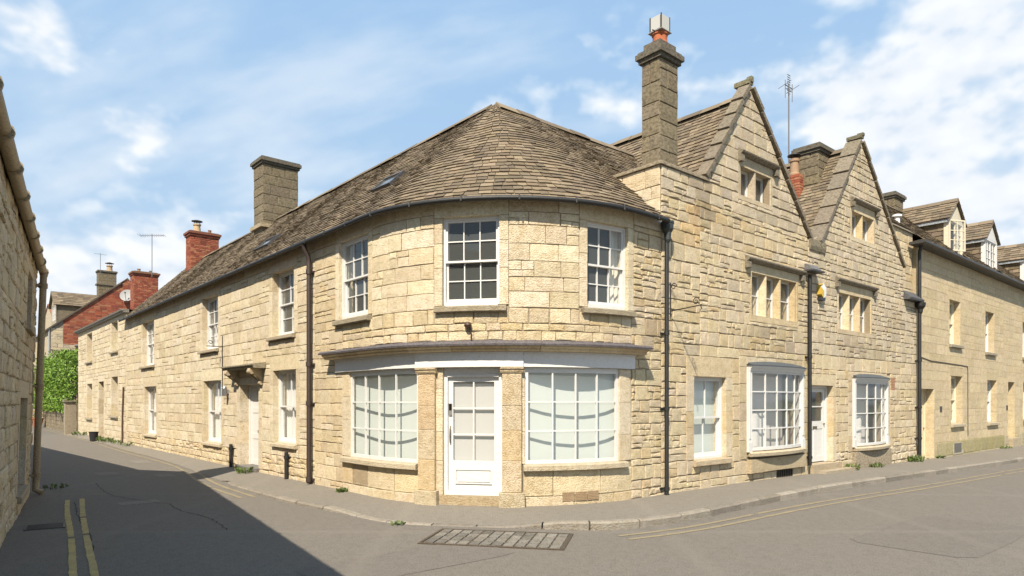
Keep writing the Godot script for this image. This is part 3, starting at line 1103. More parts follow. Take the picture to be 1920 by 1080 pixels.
func corner_house() -> void:
	var h := thing("corner_shop", "rounded limestone corner shop with white glazed shopfront and curved stone slate roof", "building", street(0.0)[0])
	var w := FRONT
	var ash := sty([0.24, 0.32], [0.3, 0.75], 0.12, 0.011, 0.004, 0.006, 0.006, 0.0022, 0.008, mats.pale)
	var med := sty([0.2, 0.3], [0.26, 0.6], 0.25, 0.014, 0.007, 0.006, 0.005, 0.002, 0.009, mats.cream)
	var small := sty([0.125, 0.165], [0.2, 0.46], 0.0, 0.017, 0.009, 0.006, 0.005, 0.003, 0.010, mats.cream)
	var rub := sty([0.17, 0.3], [0.2, 0.46], 0.4, 0.018, 0.011, 0.006, 0.007, 0.004, 0.011, mats.mixed)
	var slab := sty([0.24, 0.26], [0.5, 1.1], 0.0, 0.010, 0.003, 0.006, 0.005, 0.002, 0.008, mats.pale)
	var riser := sty([0.26, 0.34], [0.5, 0.95], 0.0, 0.010, 0.004, 0.006, 0.006, 0.003, 0.010, mats.cream)
	var w1 := [-4.05, -2.85, 3.45, 5.02]
	var w2 := [-0.94, 0.08, 3.45, 4.99]
	var w3 := [1.66, 2.6, 3.45, 4.97]
	var s1 := [-3.61, -1.42, 0.7, 2.38]
	var dr := [-0.93, 0.13, 0.16, 2.38]
	var s2 := [0.52, 2.38, 0.72, 2.38]
	var st := []
	var rects := []
	for o in [w1, w2, w3]:
		rects.append(dressed(st, o, 0.16, 5.29 - o[3], mats.pale, 0.3))
		rects.append([o[0] - 0.16, o[1] + 0.16, 3.36, o[2] + 0.01])
	for o in [s1, s2]:
		rects.append(dressed(st, o, 0.3, 0.1, mats.pale, 0.25, [0.45, 0.75]))
	rects.append(dressed(st, dr, 0.2, 0.1, mats.pale, 0.3, [0.5, 0.8]))
	rects.append([-4.2, 2.8, 2.38, 2.84])
	for o in [[-3.84, -1.42, 0.58, 0.7], [0.45, 2.52, 0.6, 0.72], [-1.42, 0.5, -0.1, 2.4]]:
		rects.append(o)
	for z in [[-5.21, -3.91, -0.12, 5.05, med], [-3.91, 2.7, 2.84, 3.40, small], [-3.91, 2.7, 3.40, 5.05, ash], [2.7, 3.6, -0.12, 5.05, rub], [-5.21, 3.6, 5.05, 5.3, slab], [-3.91, -1.42, -0.12, 0.58, riser], [0.49, 2.7, -0.12, 0.6, riser]]:
		courses(st, z, rects)
	var m := MB.new()
	core(m, w, -5.21, 3.6, -0.15, 5.3, [w1, w2, w3, s1, dr, s2].map(func(o): return [o[0] - 0.02, o[1] + 0.02, o[2] - 0.02, o[3] + 0.02]), 0.32, mats.c_mortar)
	var wall := put(m, "wall", mats.mortar, h)
	lay(wall, on(w, st))
	# windows of the upper floor, flat in the curved wall
	var k := 0
	for o in [w1, w2, w3]:
		var f := chord(o[0], o[1])
		sash_window(h, f, [-f.hw, f.hw, o[2] + 0.02, o[3]], 0.07, 3, 2, 2, ["side", "", "side"][k])
		sill(h, w, o[0] - 0.12, o[1] + 0.12, 3.33, 3.455, 0.1, 0.2, Color(0.33, 0.285, 0.2))
		k += 1
	# shopfront windows, curved with the wall; a flat board stands behind the glass
	for o in [s1, s2]:
		var win := node("shop_window", h, wp(w, (o[0] + o[1]) / 2, o[2], 0))
		light(win, w, o[0], o[1], o[2], o[3], -0.03, 4, 3, "frame", 0.06, 0.026, mats.white, 0.09, 0.06)
		var f := chord(o[0] - 0.02, o[1] + 0.02)
		var b := MB.new()
		wbox(b, f, -f.hw, f.hw, o[2], o[3] - 0.02, -0.15, -0.13, Color(0.455, 0.5, 0.478))
		put(b, "backing_board", mats.cloth, win)
	sill(h, w, -3.84, -1.42, 0.58, 0.705, 0.1, 0.1, Color(0.5, 0.43, 0.31))
	sill(h, w, 0.49, 2.52, 0.6, 0.725, 0.1, 0.1, Color(0.5, 0.43, 0.31))
	# pilasters
	for e in [[-1.42, -1.02], [0.1, 0.49]]:
		var p := node("pilaster", h, wp(w, (e[0] + e[1]) / 2, 0, 0))
		var v := 0.24
		for top in [0.78, 1.3, 1.72, 2.28]:
			var b := []
			b.append([[Vector2(e[0] + 0.03, v), Vector2(e[1] - 0.03, v), Vector2(e[1] - 0.03, top), Vector2(e[0] + 0.03, top)], 0.07, -0.05, shade([Color(0.56, 0.46, 0.31), Color(0.54, 0.42, 0.26)]), 0.004, 0.002, 0.007, 0.003])
			var bm := MB.new()
			emit_stone(bm, w, b[0])
			put(bm, "stone", mats.stone, p)
			v = top
		var c := MB.new()
		prism(c, w, e[0], e[1], [Vector2(-0.05, 2.28), Vector2(0.085, 2.28), Vector2(0.1, 2.31), Vector2(0.1, 2.335), Vector2(0.12, 2.35), Vector2(0.12, 2.38), Vector2(-0.05, 2.38)], Color(0.5, 0.4, 0.26))
		put(c, "capital", mats.stone, p)
		var bm := MB.new()
		emit_stone(bm, w, [[Vector2(e[0] - 0.02, -0.12), Vector2(e[1] + 0.02, -0.12), Vector2(e[1] + 0.02, 0.24), Vector2(e[0] - 0.02, 0.24)], 0.12, -0.05, Color(0.5, 0.42, 0.29), 0.002, 0.004, 0.012, 0.004])
		put(bm, "base", mats.stone, p)
	# door
	var f := chord(dr[0], dr[1])
	var dn := node("door", h, wp(f, 0, 0.16, -0.1))
	m = MB.new()
	var hw: float = f.hw
	wbox(m, f, -hw - 0.02, -hw + 0.07, 0.16, 2.38, -0.2, -0.06, mats.white)
	wbox(m, f, hw - 0.07, hw + 0.02, 0.16, 2.38, -0.2, -0.06, mats.white)
	wbox(m, f, -hw + 0.07, hw - 0.07, 2.24, 2.38, -0.2, -0.062, mats.white)
	wbox(m, f, -hw + 0.07, hw - 0.07, 2.22, 2.26, -0.2, -0.04, mats.white)
	put(m, "door_frame", mats.paint, dn)
	light(dn, f, -hw + 0.075, hw - 0.075, 0.24, 2.235, -0.1, 2, 3, "door_leaf", 0.085, 0.026, mats.white, 0.1, 0.52)
	m = MB.new()
	for e in [[-hw + 0.2, hw - 0.2, 0.6, 0.62], [-hw + 0.2, hw - 0.2, 0.36, 0.38], [-hw + 0.2, -hw + 0.22, 0.38, 0.6], [hw - 0.22, hw - 0.2, 0.38, 0.6]]:
		wbox(m, f, e[0], e[1], e[2], e[3], -0.12, -0.078, mats.white)
	wbox(m, f, -hw + 0.235, hw - 0.235, 0.395, 0.585, -0.12, -0.085, Color(0.6, 0.6, 0.585))
	put(m, "door_panel", mats.paint, dn)
	m = MB.new()
	wbox(m, f, -hw + 0.04, hw - 0.04, 0.17, 0.235, -0.2, -0.02, mats.white)
	put(m, "weatherboard", mats.paint, dn)
	m = MB.new()
	wbox(m, f, -hw + 0.1, hw - 0.1, 0.74, 2.16, -0.19, -0.175, Color(0.4, 0.4, 0.385))
	put(m, "blind", mats.cloth, dn)
	m = MB.new()
	var hx := -hw + 0.115
	m.tube([wp(f, hx, 1.06, -0.1), wp(f, hx, 1.08, -0.06), wp(f, hx, 1.2, -0.045), wp(f, hx, 1.32, -0.06), wp(f, hx, 1.36, -0.1)], 0.011, 8, Color(0.25, 0.2, 0.12))
	put(m, "handle", mats.metal, dn)
	m = MB.new()
	wbox(m, f, hx - 0.03, hx + 0.03, 1.55, 1.76, -0.1, -0.075, Color(0.5, 0.5, 0.5))
	wbox(m, f, hx - 0.024, hx + 0.024, 1.64, 1.75, -0.075, -0.07, Color(0.03, 0.03, 0.03))
	put(m, "door_lock", mats.metal, dn)
	m = MB.new()
	wbox(m, w, -1.0, 0.1, -0.12, 0.165, -0.3, 0.0, Color(0.44, 0.35, 0.22))
	put(m, "doorstep", mats.stone, h)
	# fascia boards, cornice and its lead
	for e in [[-4.14, -1.445, 0.05], [-1.44, 0.487, 0.085], [0.492, 2.75, 0.05]]:
		m = MB.new()
		wbox(m, w, e[0], e[1], 2.385, 2.61, -0.02, e[2], Color(0.64, 0.64, 0.63))
		wbox(m, w, e[0] + 0.002, e[1] - 0.002, 2.61, 2.64, -0.02, e[2] + 0.025, Color(0.64, 0.64, 0.63))
		put(m, "fascia_board", mats.paint, h)
	var cu := [-4.36, -3.7, -2.9, -2.2, -1.5, -0.7, 0.2, 0.75, 1.6, 2.3, 2.92]
	for i in cu.size() - 1:
		m = MB.new()
		var c := shade(mats.cream)
		prism(m, w, cu[i] + 0.004, cu[i + 1] - 0.004, [Vector2(-0.05, 2.643), Vector2(0.16, 2.643), Vector2(0.19, 2.665), Vector2(0.19, 2.69), Vector2(0.24, 2.715), Vector2(0.25, 2.75), Vector2(-0.05, 2.77)], c)
		put(m, "cornice_stone", mats.stone, h)
	m = MB.new()
	for i in 9:
		var a := lerpf(-4.39, 2.95, i / 9.0)
		var b := lerpf(-4.39, 2.95, (i + 1) / 9.0)
		var t := rnd(0, 0.008)
		prism(m, w, a, b + 0.002, [Vector2(-0.02, 2.775), Vector2(0.25, 2.757 + t), Vector2(0.3, 2.73 + t), Vector2(0.307, 2.76 + t), Vector2(0.26, 2.795 + t), Vector2(0.02, 2.83), Vector2(-0.02, 2.86)], Color(0.16, 0.145, 0.155))
	put(m, "cornice_lead", mats.lead, h)
	# air bricks
	for i in 3:
		m = MB.new()
		var a := 1.18 + i * 0.24
		var clay := Color(0.40, 0.29, 0.18)
		wbox(m, w, a, a + 0.225, 0.07, 0.22, -0.02, 0.001, clay)
		for x in 9:
			wbox(m, w, a + 0.006 + x * 0.0245, a + 0.018 + x * 0.0245, 0.07, 0.22, 0.0, 0.02, clay)
		for y in 6:
			wbox(m, w, a, a + 0.225, 0.07 + y * 0.0275, 0.0825 + y * 0.0275, 0.0, 0.0195, clay)
		put(m, "air_brick", mats.clay, h)
	# roof
	var rf := node("roof", h, ridge_at(0.0) - UP * 2)
	var keep := func(u: float, x: float) -> bool:
		return u < 3.56 or (x > 0.24 and EAVES_Y + x * 2.77 > 8.6 - 1.43 * (6.82 - u) - 0.25)
	var L := 4.05
	var ro := [mats.roofs]
	lay_tiles(rf, tiles(main_roof, -5.15, 6.4, L, [0.15, 0.1], [0.13, 0.28], mats.roofs, keep))
	m = MB.new()
	deck(m, main_roof, -5.15, 6.4, 60, 8, 0.02, keep)
	var back := CORNER + EB * 5.2 - EA * 5.8 + UP * EAVES_Y
	var ra := ridge_at(-5.15)
	var rb := ridge_at(6.4)
	var ba: Vector3 = ridge_at(-5.15) + EB * 2.8
	ba.y = EAVES_Y
	var bb: Vector3 = rb - EA * 3.1
	bb.y = EAVES_Y
	var ap := ridge_at(0.0)
	m.quad(ap, ra, ba, back, mats.c_slate)
	m.quad(rb, ap, back, bb, mats.c_slate)
	put(m, "rear_slope", mats.slate, rf)
	ridge_caps(rf, [ridge_at(-5.15), ridge_at(-2.3), ridge_at(0.0)])
	ridge_caps(rf, [ridge_at(0.0), ridge_at(3.0), ridge_at(6.2)])
	skylight(h, -4.4, -3.62, 0.42, 0.545)
	gutter(h, -5.15, 3.5, 0.24, 5.21, mats.black)
	m = MB.new()
	rear(m, [wp(w, 3.6, 0, -0.1), wp(w, 3.6, 0, -5.7), Vector3(back.x, 0, back.z), Vector3(ba.x, 0, ba.z)], -0.1, 5.2, Color(0.45, 0.42, 0.36))
	m.quad(wp(w, -5.2, 2.9, -0.32), Vector3(back.x, 2.9, back.z) - EB, Vector3(back.x, 2.9, back.z), wp(w, 3.5, 2.9, -0.4), Color(0.3, 0.24, 0.17))
	m.tri(wp(w, -5.2, 2.9, -0.32), wp(w, 3.5, 2.9, -0.4), wp(w, 0, 2.9, -0.33), Color(0.3, 0.24, 0.17))
	put(m, "inner_walls", mats.plain, h)
	# rainwater pipe on the gabled side
	m = MB.new()
	pipe_run(m, w, 3.62, 0.02, 5.0, 0.11, 0.042, mats.black, [0.12, 1.65, 3.1])
	m.lathe(wp(w, 3.62, 4.82, 0.13), [Vector2(0.03, 0), Vector2(0.06, 0.06), Vector2(0.075, 0.2), Vector2(0.11, 0.26), Vector2(0.115, 0.36), Vector2(0.125, 0.37), Vector2(0.125, 0.41), Vector2(0.09, 0.41), Vector2(0, 0.35)], 14, Color(0.05, 0.06, 0.062))
	put(m, "rainwater_pipe", mats.iron, h)

func ridge_caps(parent: Node3D, pts: Array) -> void:
	for i in pts.size() - 1:
		var p: Vector3 = pts[i]
		var q: Vector3 = pts[i + 1]
		var n := int(p.distance_to(q) / 0.5)
		if n < 1:
			continue
		for k in n:
			var a := p.lerp(q, float(k) / n)
			var b := p.lerp(q, (k + 0.97) / n)
			var t := (b - a).normalized()
			var s := t.cross(UP)
			var m := MB.new()
			var col := shade(mats.roofs)
			var l := rnd(0.0, 0.02)
			for sg in [-1.0, 1.0]:
				var x: Vector3 = s * sg
				var top := UP * (0.06 + l)
				var lo := x * 0.17 - UP * (0.1 - l)
				if sg > 0:
					m.quad(a + lo, b + lo, b + top, a + top, col)
				else:
					m.quad(b + lo, a + lo, a + top, b + top, col)
				m.tri(a + lo, a + top, a - UP * 0.1, col)
				m.tri(b + lo, b - UP * 0.1, b + top, col)
			put(m, "ridge_tile", mats.slate, parent)

func panel_door(house: Node3D, w: Dictionary, o: Array, setback: float, col: Color, glazed := false) -> Node3D:
	var dn := node("door", house, wp(w, (o[0] + o[1]) / 2, o[2], -setback))
	var m := MB.new()
	var f := 0.06
	wbox(m, w, o[0] - 0.02, o[0] + f, o[2], o[3], -setback - 0.12, -setback, col)
	wbox(m, w, o[1] - f, o[1] + 0.02, o[2], o[3], -setback - 0.12, -setback, col)
	wbox(m, w, o[0] + f, o[1] - f, o[3] - f, o[3] + 0.02, -setback - 0.12, -setback - 0.001, col)
	put(m, "door_frame", mats.paint, dn)
	m = MB.new()
	var a: float = o[0] + f + 0.005
	var b: float = o[1] - f - 0.005
	var v1: float = o[3] - f - 0.005
	var d := -setback - 0.04
	var lowest: float = o[2] + 0.015
	if glazed:
		light(dn, w, a, b, lerpf(lowest, v1, 0.52), v1, d, 1, 2, "door_leaf", 0.1, 0.03, col, 0.1, 0.06)
		v1 = lerpf(lowest, v1, 0.52)
	wbox(m, w, a, b, lowest, v1, d - 0.045, d - 0.012, col)
	for s in [[a, a + 0.11], [b - 0.11, b], [(a + b) / 2 - 0.05, (a + b) / 2 + 0.05]]:
		wbox(m, w, s[0], s[1], lowest, v1, d - 0.02, d, col)
	var rows := [0.0, 0.36, 0.72, 1.0] if not glazed else [0.0, 1.0]
	for r in rows:
		var y := lerpf(lowest + 0.07, v1 - 0.07, r)
		wbox(m, w, a + 0.11, (a + b) / 2 - 0.05, y - 0.07, y + 0.07, d - 0.02, d - 0.001, col)
		wbox(m, w, (a + b) / 2 + 0.05, b - 0.11, y - 0.07, y + 0.07, d - 0.02, d - 0.001, col)
	put(m, "door_leaf", mats.paint, dn)
	m = MB.new()
	m.lathe(wp(w, b - 0.06, lowest + 0.98, d + 0.02), [Vector2(0, -0.03), Vector2(0.026, -0.015), Vector2(0.026, 0.015), Vector2(0, 0.03)], 10, Color(0.3, 0.26, 0.16))
	m.tube([wp(w, b - 0.06, lowest + 0.98, d - 0.01), wp(w, b - 0.06, lowest + 0.98, d + 0.02)], 0.012, 8, Color(0.3, 0.26, 0.16))
	wbox(m, w, (a + b) / 2 - 0.12, (a + b) / 2 + 0.12, lowest + 0.86, lowest + 0.93, d - 0.01, d + 0.008, Color(0.2, 0.18, 0.12))
	put(m, "door_furniture", mats.metal, dn)
	return dn

func long_house() -> void:
	var w := FRONT
	var h := thing("terraced_house", "long limestone house beside the side street with hooded white front door", "building", street(-14.0)[0])
	var blk := sty([0.22, 0.33], [0.32, 0.78], 0.16, 0.012, 0.006, 0.006, 0.007, 0.003, 0.009, mats.pale)
	var rough := sty([0.12, 0.24], [0.2, 0.6], 0.3, 0.022, 0.014, 0.006, 0.014, 0.008, 0.016, mats.cream)
	var slab := sty([0.24, 0.28], [0.5, 1.0], 0.0, 0.010, 0.003, 0.006, 0.005, 0.002, 0.008, mats.pale)
	var up := [[-7.6, -6.31, 3.36, 4.9], [-13.2, -11.69, 3.34, 4.92], [-20.9, -19.07, 3.16, 4.87]]
	var lo := [[-7.55, -6.19, 0.8, 2.53], [-13.04, -11.4, 0.57, 2.4], [-20.55, -18.75, 0.54, 2.35]]
	var dr := [-9.88, -8.5, 0.08, 2.23]
	var st := []
	var rects := []
	for o in up:
		rects.append(dressed(st, o, 0.2, 5.26 - o[3], mats.pale, 0.34))
		rects.append([o[0] - 0.17, o[1] + 0.1, o[2] - 0.11, o[2] + 0.01])
	for o in lo:
		rects.append(dressed(st, o, 0.2, 0.36, mats.pale, 0.34))
		rects.append([o[0] - 0.1, o[1] + 0.1, o[2] - 0.11, o[2] + 0.01])
	rects.append(dressed(st, dr, 0.22, 0.2, mats.pale, 0.34))
	for z in [[-23.8, -5.21, -0.12, 0.5, rough], [-23.8, -5.21, 0.5, 5.04, blk], [-23.8, -5.21, 5.04, 5.3, slab]]:
		courses(st, z, rects)
	var m := MB.new()
	core(m, w, -23.8, -5.21, -0.15, 5.3, (up + lo + [dr]).map(func(o): return [o[0] - 0.02, o[1] + 0.02, o[2] - 0.02, o[3] + 0.02]), 0.36, mats.c_mortar)
	lay(put(m, "wall", mats.mortar, h), on(w, st))
	for i in 3:
		sash_window(h, w, up[i], 0.16, 3 if i != 0 else 2, 2, 2, ["", "half", "nets"][i])
		sill(h, w, up[i][0] - 0.17, up[i][1] + 0.08, up[i][2] - 0.1, up[i][2] + 0.01, 0.1, 0.2, Color(0.40, 0.34, 0.24))
		sash_window(h, w, lo[i], 0.14, 2, 1, 1, "nets")
		sill(h, w, lo[i][0] - 0.02, lo[i][1] + 0.06, lo[i][2] - 0.1, lo[i][2] + 0.01, 0.08, 0.2, Color(0.52, 0.44, 0.32))
	var dn := panel_door(h, w, dr, 0.24, mats.white)
	# small glazed light at the head of the door
	m = MB.new()
	wbox(m, w, -9.3, -9.0, 1.92, 2.1, -0.285, -0.268, Color(0.1, 0.11, 0.12))
	put(m, "door_light", mats.paint, dn)
	m = MB.new()
	wbox(m, w, -9.95, -8.45, -0.12, 0.085, -0.36, 0.1, Color(0.2, 0.19, 0.18))
	put(m, "doorstep", mats.stone, h)
	# stone hood on consoles
	var hd := node("door_hood", h, wp(w, -9.2, 2.6, 0))
	m = MB.new()
	prism(m, w, -10.3, -8.0, [Vector2(-0.05, 2.62), Vector2(0.3, 2.62), Vector2(0.32, 2.64), Vector2(0.32, 2.67), Vector2(0.37, 2.69), Vector2(0.37, 2.72), Vector2(-0.05, 2.78)], Color(0.36, 0.31, 0.22))
	put(m, "hood_slab", mats.weathered, hd)
	for u in [-10.02, -8.3]:
		m = MB.new()
		prism(m, w, u - 0.08, u + 0.08, [Vector2(-0.03, 2.24), Vector2(0.05, 2.2), Vector2(0.09, 2.25), Vector2(0.08, 2.32), Vector2(0.12, 2.4), Vector2(0.22, 2.47), Vector2(0.3, 2.49), Vector2(0.34, 2.55), Vector2(0.32, 2.62), Vector2(-0.03, 2.62)], Color(0.52, 0.43, 0.29))
		m.tube([wp(w, u - 0.1, 2.54, 0.28), wp(w, u + 0.1, 2.54, 0.28)], 0.065, 14, Color(0.5, 0.41, 0.28))
		m.tube([wp(w, u - 0.1, 2.26, 0.05), wp(w, u + 0.1, 2.26, 0.05)], 0.05, 12, Color(0.5, 0.41, 0.28))
		put(m, "console", mats.stone, hd)
	# roof
	var rf := node("roof", h, ridge_at(-14.0) - UP * 2)
	lay_tiles(rf, tiles(main_roof, -23.9, -5.15, 4.0, [0.15, 0.1], [0.14, 0.3], mats.roofs))
	m = MB.new()
	deck(m, main_roof, -23.9, -5.15, 30, 8, 0.02)
	var ra := ridge_at(-23.9)
	var rb := ridge_at(-5.15)
	var e := EB * 2.8 - UP * (RIDGE_Y - EAVES_Y)
	m.quad(rb, ra, ra + e, rb + e, mats.c_slate)
	put(m, "rear_slope", mats.slate, rf)
	ridge_caps(rf, [ra, rb])
	gutter(h, -23.9, -5.15, 0.24, 5.21, mats.black)
	skylight(h, -10.7, -9.7, 0.33, 0.46)
	m = MB.new()
	var p0: Vector3 = wp(w, -23.8, 0, 0)
	rear(m, [wp(w, -5.3, 0, -5.4), wp(w, -23.8, 0, -5.4), p0], -0.1, 5.2, Color(0.45, 0.42, 0.36))
	rear(m, [wp(w, -5.3, 0, -0.4), wp(w, -5.3, 0, -5.4)], -0.1, 5.2, Color(0.45, 0.42, 0.36))
	m.quad(wp(w, -23.6, 2.85, -0.36), wp(w, -5.3, 2.85, -0.36), wp(w, -5.3, 2.85, -5.2), wp(w, -23.6, 2.85, -5.2), Color(0.3, 0.24, 0.17))
	m.tri(wp(w, -23.8, 5.2, -5.4), wp(w, -23.8, 5.2, 0), wp(w, -23.8, RIDGE_Y, -2.6), Color(0.45, 0.42, 0.36))
	put(m, "inner_walls", mats.plain, h)
	# chimney stacks
	var old := sty([0.26, 0.36], [0.4, 0.75], 0.0, 0.012, 0.005, 0.006, 0.006, 0.004, 0.012, mats.old)
	var cp := CORNER - EA * 14.7 + EB * 2.6
	var ch := stack(h, "chimney", cp + UP * 7.1, EB, 1.2, 0.82, 9.68, old)
	m = MB.new()
	m.cbox(cp + UP * 7.62, Vector3(1.4, 0.12, 1.0), EB, EA, Color(0.42, 0.35, 0.24))
	put(m, "chimney_base", mats.stone, ch)
	var br := sty([0.075, 0.078], [0.2, 0.235], 0.0, 0.012, 0.003, 0.004, 0.004, 0.002, 0.004, mats.bricks)
	cp = CORNER - EA * 22.9 + EB * 2.6
	ch = stack(h, "chimney", cp + UP * 6.8, EB, 1.15, 0.7, 8.85, br, false, mats.brick, 0)
	m = MB.new()
	m.cbox(cp + UP * 8.89, Vector3(1.24, 0.09, 0.79), EB, EA, Color(0.27, 0.08, 0.05))
	m.cbox(cp + UP * 8.98, Vector3(1.32, 0.09, 0.87), EB, EA, Color(0.24, 0.09, 0.055))
	m.cbox(cp + UP * 9.04, Vector3(1.15, 0.05, 0.7), EB, EA, Color(0.2, 0.17, 0.13))
	put(m, "cap", mats.brick, ch)
	pot(ch, cp + UP * 9.06 - EB * 0.22, 0.15, 0.36, Color(0.55, 0.40, 0.24))
	pot(ch, cp + UP * 9.06 + EB * 0.3, 0.07, 0.18, Color(0.3, 0.14, 0.08), false)
	# rainwater pipe by the shop and two cut-off pipes at the foot of the wall
	m = MB.new()
	var pc := Color(0.06, 0.042, 0.036)
	m.tube([wp(w, -5.28, 5.2, 0.22), wp(w, -5.28, 5.08, 0.2), wp(w, -5.28, 4.92, 0.11), wp(w, -5.28, 4.8, 0.1), wp(w, -5.28, 0.02, 0.1)], 0.05, 12, pc)
	for y in [0.1, 1.75, 2.6, 4.6]:
		m.tube([wp(w, -5.28, y - 0.05, 0.1), wp(w, -5.28, y + 0.05, 0.1)], 0.066, 12, pc)
		wbox(m, w, -5.38, -5.18, y - 0.02, y + 0.02, -0.02, 0.06, pc)
	put(m, "rainwater_pipe", mats.iron, h)
	for e2 in [[-10.35, 0.62], [-6.55, 0.62]]:
		m = MB.new()
		pipe_run(m, w, e2[0], 0.0, e2[1], 0.08, 0.045, mats.black, [0.5])
		put(m, "cut_off_pipe", mats.iron, h)

func end_cottage() -> void:
	var w := FRONT
	var h := thing("cottage", "plain limestone cottage of two storeys joined to the long house beyond the hooded door", "building", street(-30.0)[0])
	var blk := sty([0.22, 0.32], [0.3, 0.7], 0.2, 0.014, 0.008, 0.006, 0.007, 0.004, 0.010, mats.pale)
	var ops := [[-33.3, -31.8, 3.87, 5.34], [-26.9, -25.5, 4.06, 5.42], [-33.3, -31.8, 0.92, 2.7], [-26.9, -25.5, 1.13, 2.9], [-30.0, -28.7, 0.0, 2.75]]
	var st := []
	var rects := []
	for o in ops:
		rects.append(dressed(st, o, 0.2, 0.16 if o[3] > 4 else 0.3, mats.pale, 0.4))
	courses(st, [-36.1, -23.8, -0.12, 5.6, blk], rects)
	var m := MB.new()
	core(m, w, -36.1, -23.8, -0.15, 5.6, ops.map(func(o): return [o[0] - 0.02, o[1] + 0.02, o[2] - 0.02, o[3] + 0.02]), 0.42, mats.c_mortar)
	lay(put(m, "wall", mats.mortar, h), on(w, st))
	for i in 4:
		sash_window(h, w, ops[i], 0.28, 2, 2, 2, "nets")
		sill(h, w, ops[i][0] - 0.12, ops[i][1] + 0.1, ops[i][2] - 0.1, ops[i][2] + 0.01, 0.1, 0.3, Color(0.36, 0.31, 0.22))
	panel_door(h, w, ops[4], 0.34, Color(0.16, 0.13, 0.1))
	m = MB.new()
	for y in [0.0, 0.07]:
		prism(m, w, -36.3, -23.75, [Vector2(-0.1, 5.58 + y), Vector2(0.12 + y, 5.58 + y), Vector2(0.14 + y, 5.64 + y), Vector2(-0.1, 5.65 + y)], Color(0.3, 0.28, 0.24))
	m.quad(wp(w, -36.2, 5.72, -0.1), wp(w, -23.75, 5.72, -0.1), wp(w, -23.75, 5.5, -5.4), wp(w, -36.2, 5.5, -5.4), Color(0.16, 0.15, 0.14))
	put(m, "lean_to_roof", mats.lead, h)
	m = MB.new()
	rear(m, [wp(w, -23.9, 0, -5.4), wp(w, -36.1, 0, -5.4), wp(w, -36.1, 0, 0)], -0.1, 5.55, Color(0.45, 0.4, 0.3))
	put(m, "inner_walls", mats.plain, h)
	m = MB.new()
	m.tube([wp(w, -24.3, 0.0, 0.06), wp(w, -24.3, 1.2, 0.05), wp(w, -24.1, 2.4, 0.05)], 0.035, 8, Color(0.12, 0.07, 0.05))
	put(m, "waste_pipe", mats.iron, h)
	# the brick stack behind the roof
	var br := sty([0.075, 0.078], [0.2, 0.235], 0.0, 0.012, 0.003, 0.004, 0.004, 0.002, 0.004, mats.bricks)
	var cp := Vector3(-22.6, 0, -41.3)
	var ch := stack(h, "chimney", cp, EB, 1.35, 0.9, 9.45, br, false, mats.brick, 0)
	m = MB.new()
	m.cbox(cp + UP * 9.49, Vector3(1.45, 0.1, 1.0), EB, EA, Color(0.27, 0.09, 0.055))
	m.cbox(cp + UP * 9.59, Vector3(1.55, 0.1, 1.1), EB, EA, Color(0.24, 0.12, 0.07))
	m.cbox(cp + UP * 9.66, Vector3(1.3, 0.05, 0.9), EB, EA, Color(0.22, 0.19, 0.14))
	put(m, "cap", mats.brick, ch)
	pot(ch, cp + UP * 9.68 - EB * 0.3, 0.1, 0.2, Color(0.35, 0.22, 0.14), false)
	pot(ch, cp + UP * 9.68 + EB * 0.35, 0.09, 0.16, Color(0.3, 0.2, 0.13), false)
	for i in 4:
		m = MB.new()
		m.cbox(cp + EA * 0.5 + EB * (0.2 + i * 0.26) + UP * (7.55 + i * 0.17), Vector3(0.34, 0.07, 0.4), EB, EA, Color(0.42, 0.43, 0.45))
		put(m, "lead_step", mats.lead, ch)

# ---------------------------------------------------------------- gabled houses
# coping slabs up a raking gable edge from (u0, v0) to (u1, v1)
func coping(parent: Node3D, w: Dictionary, u0: float, v0: float, u1: float, v1: float, n: int, back: float) -> void:
	for i in n:
		var m := MB.new()
		var a := wp(w, lerpf(u0, u1, float(i) / n), lerpf(v0, v1, float(i) / n), 0.0)
		var b := wp(w, lerpf(u0, u1, (i + 0.985) / n), lerpf(v0, v1, (i + 0.985) / n), 0.0)
		var out: Vector3 = wp(w, u0, 0, 1) - wp(w, u0, 0, 0)
		var e := (b - a)
		var up := out.cross(e).normalized()
		if up.y < 0:
			up = -up
		var l := rnd(0.0, 0.02)
		var col := shade([Color(0.235, 0.198, 0.145), Color(0.26, 0.22, 0.16)])
		var dn := 0.02
		# each slab laps over the one below it
		var pts := [a + up * (0.035 + l - dn), b + up * (-0.005 + l - dn)]
		var x := out * (0.07 + rnd(0, 0.015))
		var z := -out * back
		var th := up * 0.1
		var p := [pts[0] + z, pts[0] + x, pts[1] + x, pts[1] + z]
		var q := p.map(func(c): return c + th)
		q[1] -= up * 0.015
		q[2] -= up * 0.015
		var flip: bool = (p[1] - p[0]).cross(p[3] - p[0]).dot(up) < 0
		var f := [[q[0], q[1], q[2], q[3]], [p[3], p[2], p[1], p[0]], [p[1], p[2], q[2], q[1]], [p[3], p[0], q[0], q[3]], [p[0], p[1], q[1], q[0]], [p[2], p[3], q[3], q[2]]]
		for c in f:
			if flip:
				m.quad(c[3], c[2], c[1], c[0], col)
			else:
				m.quad(c[0], c[1], c[2], c[3], col)
		put(m, "coping_stone", mats.weathered, parent)

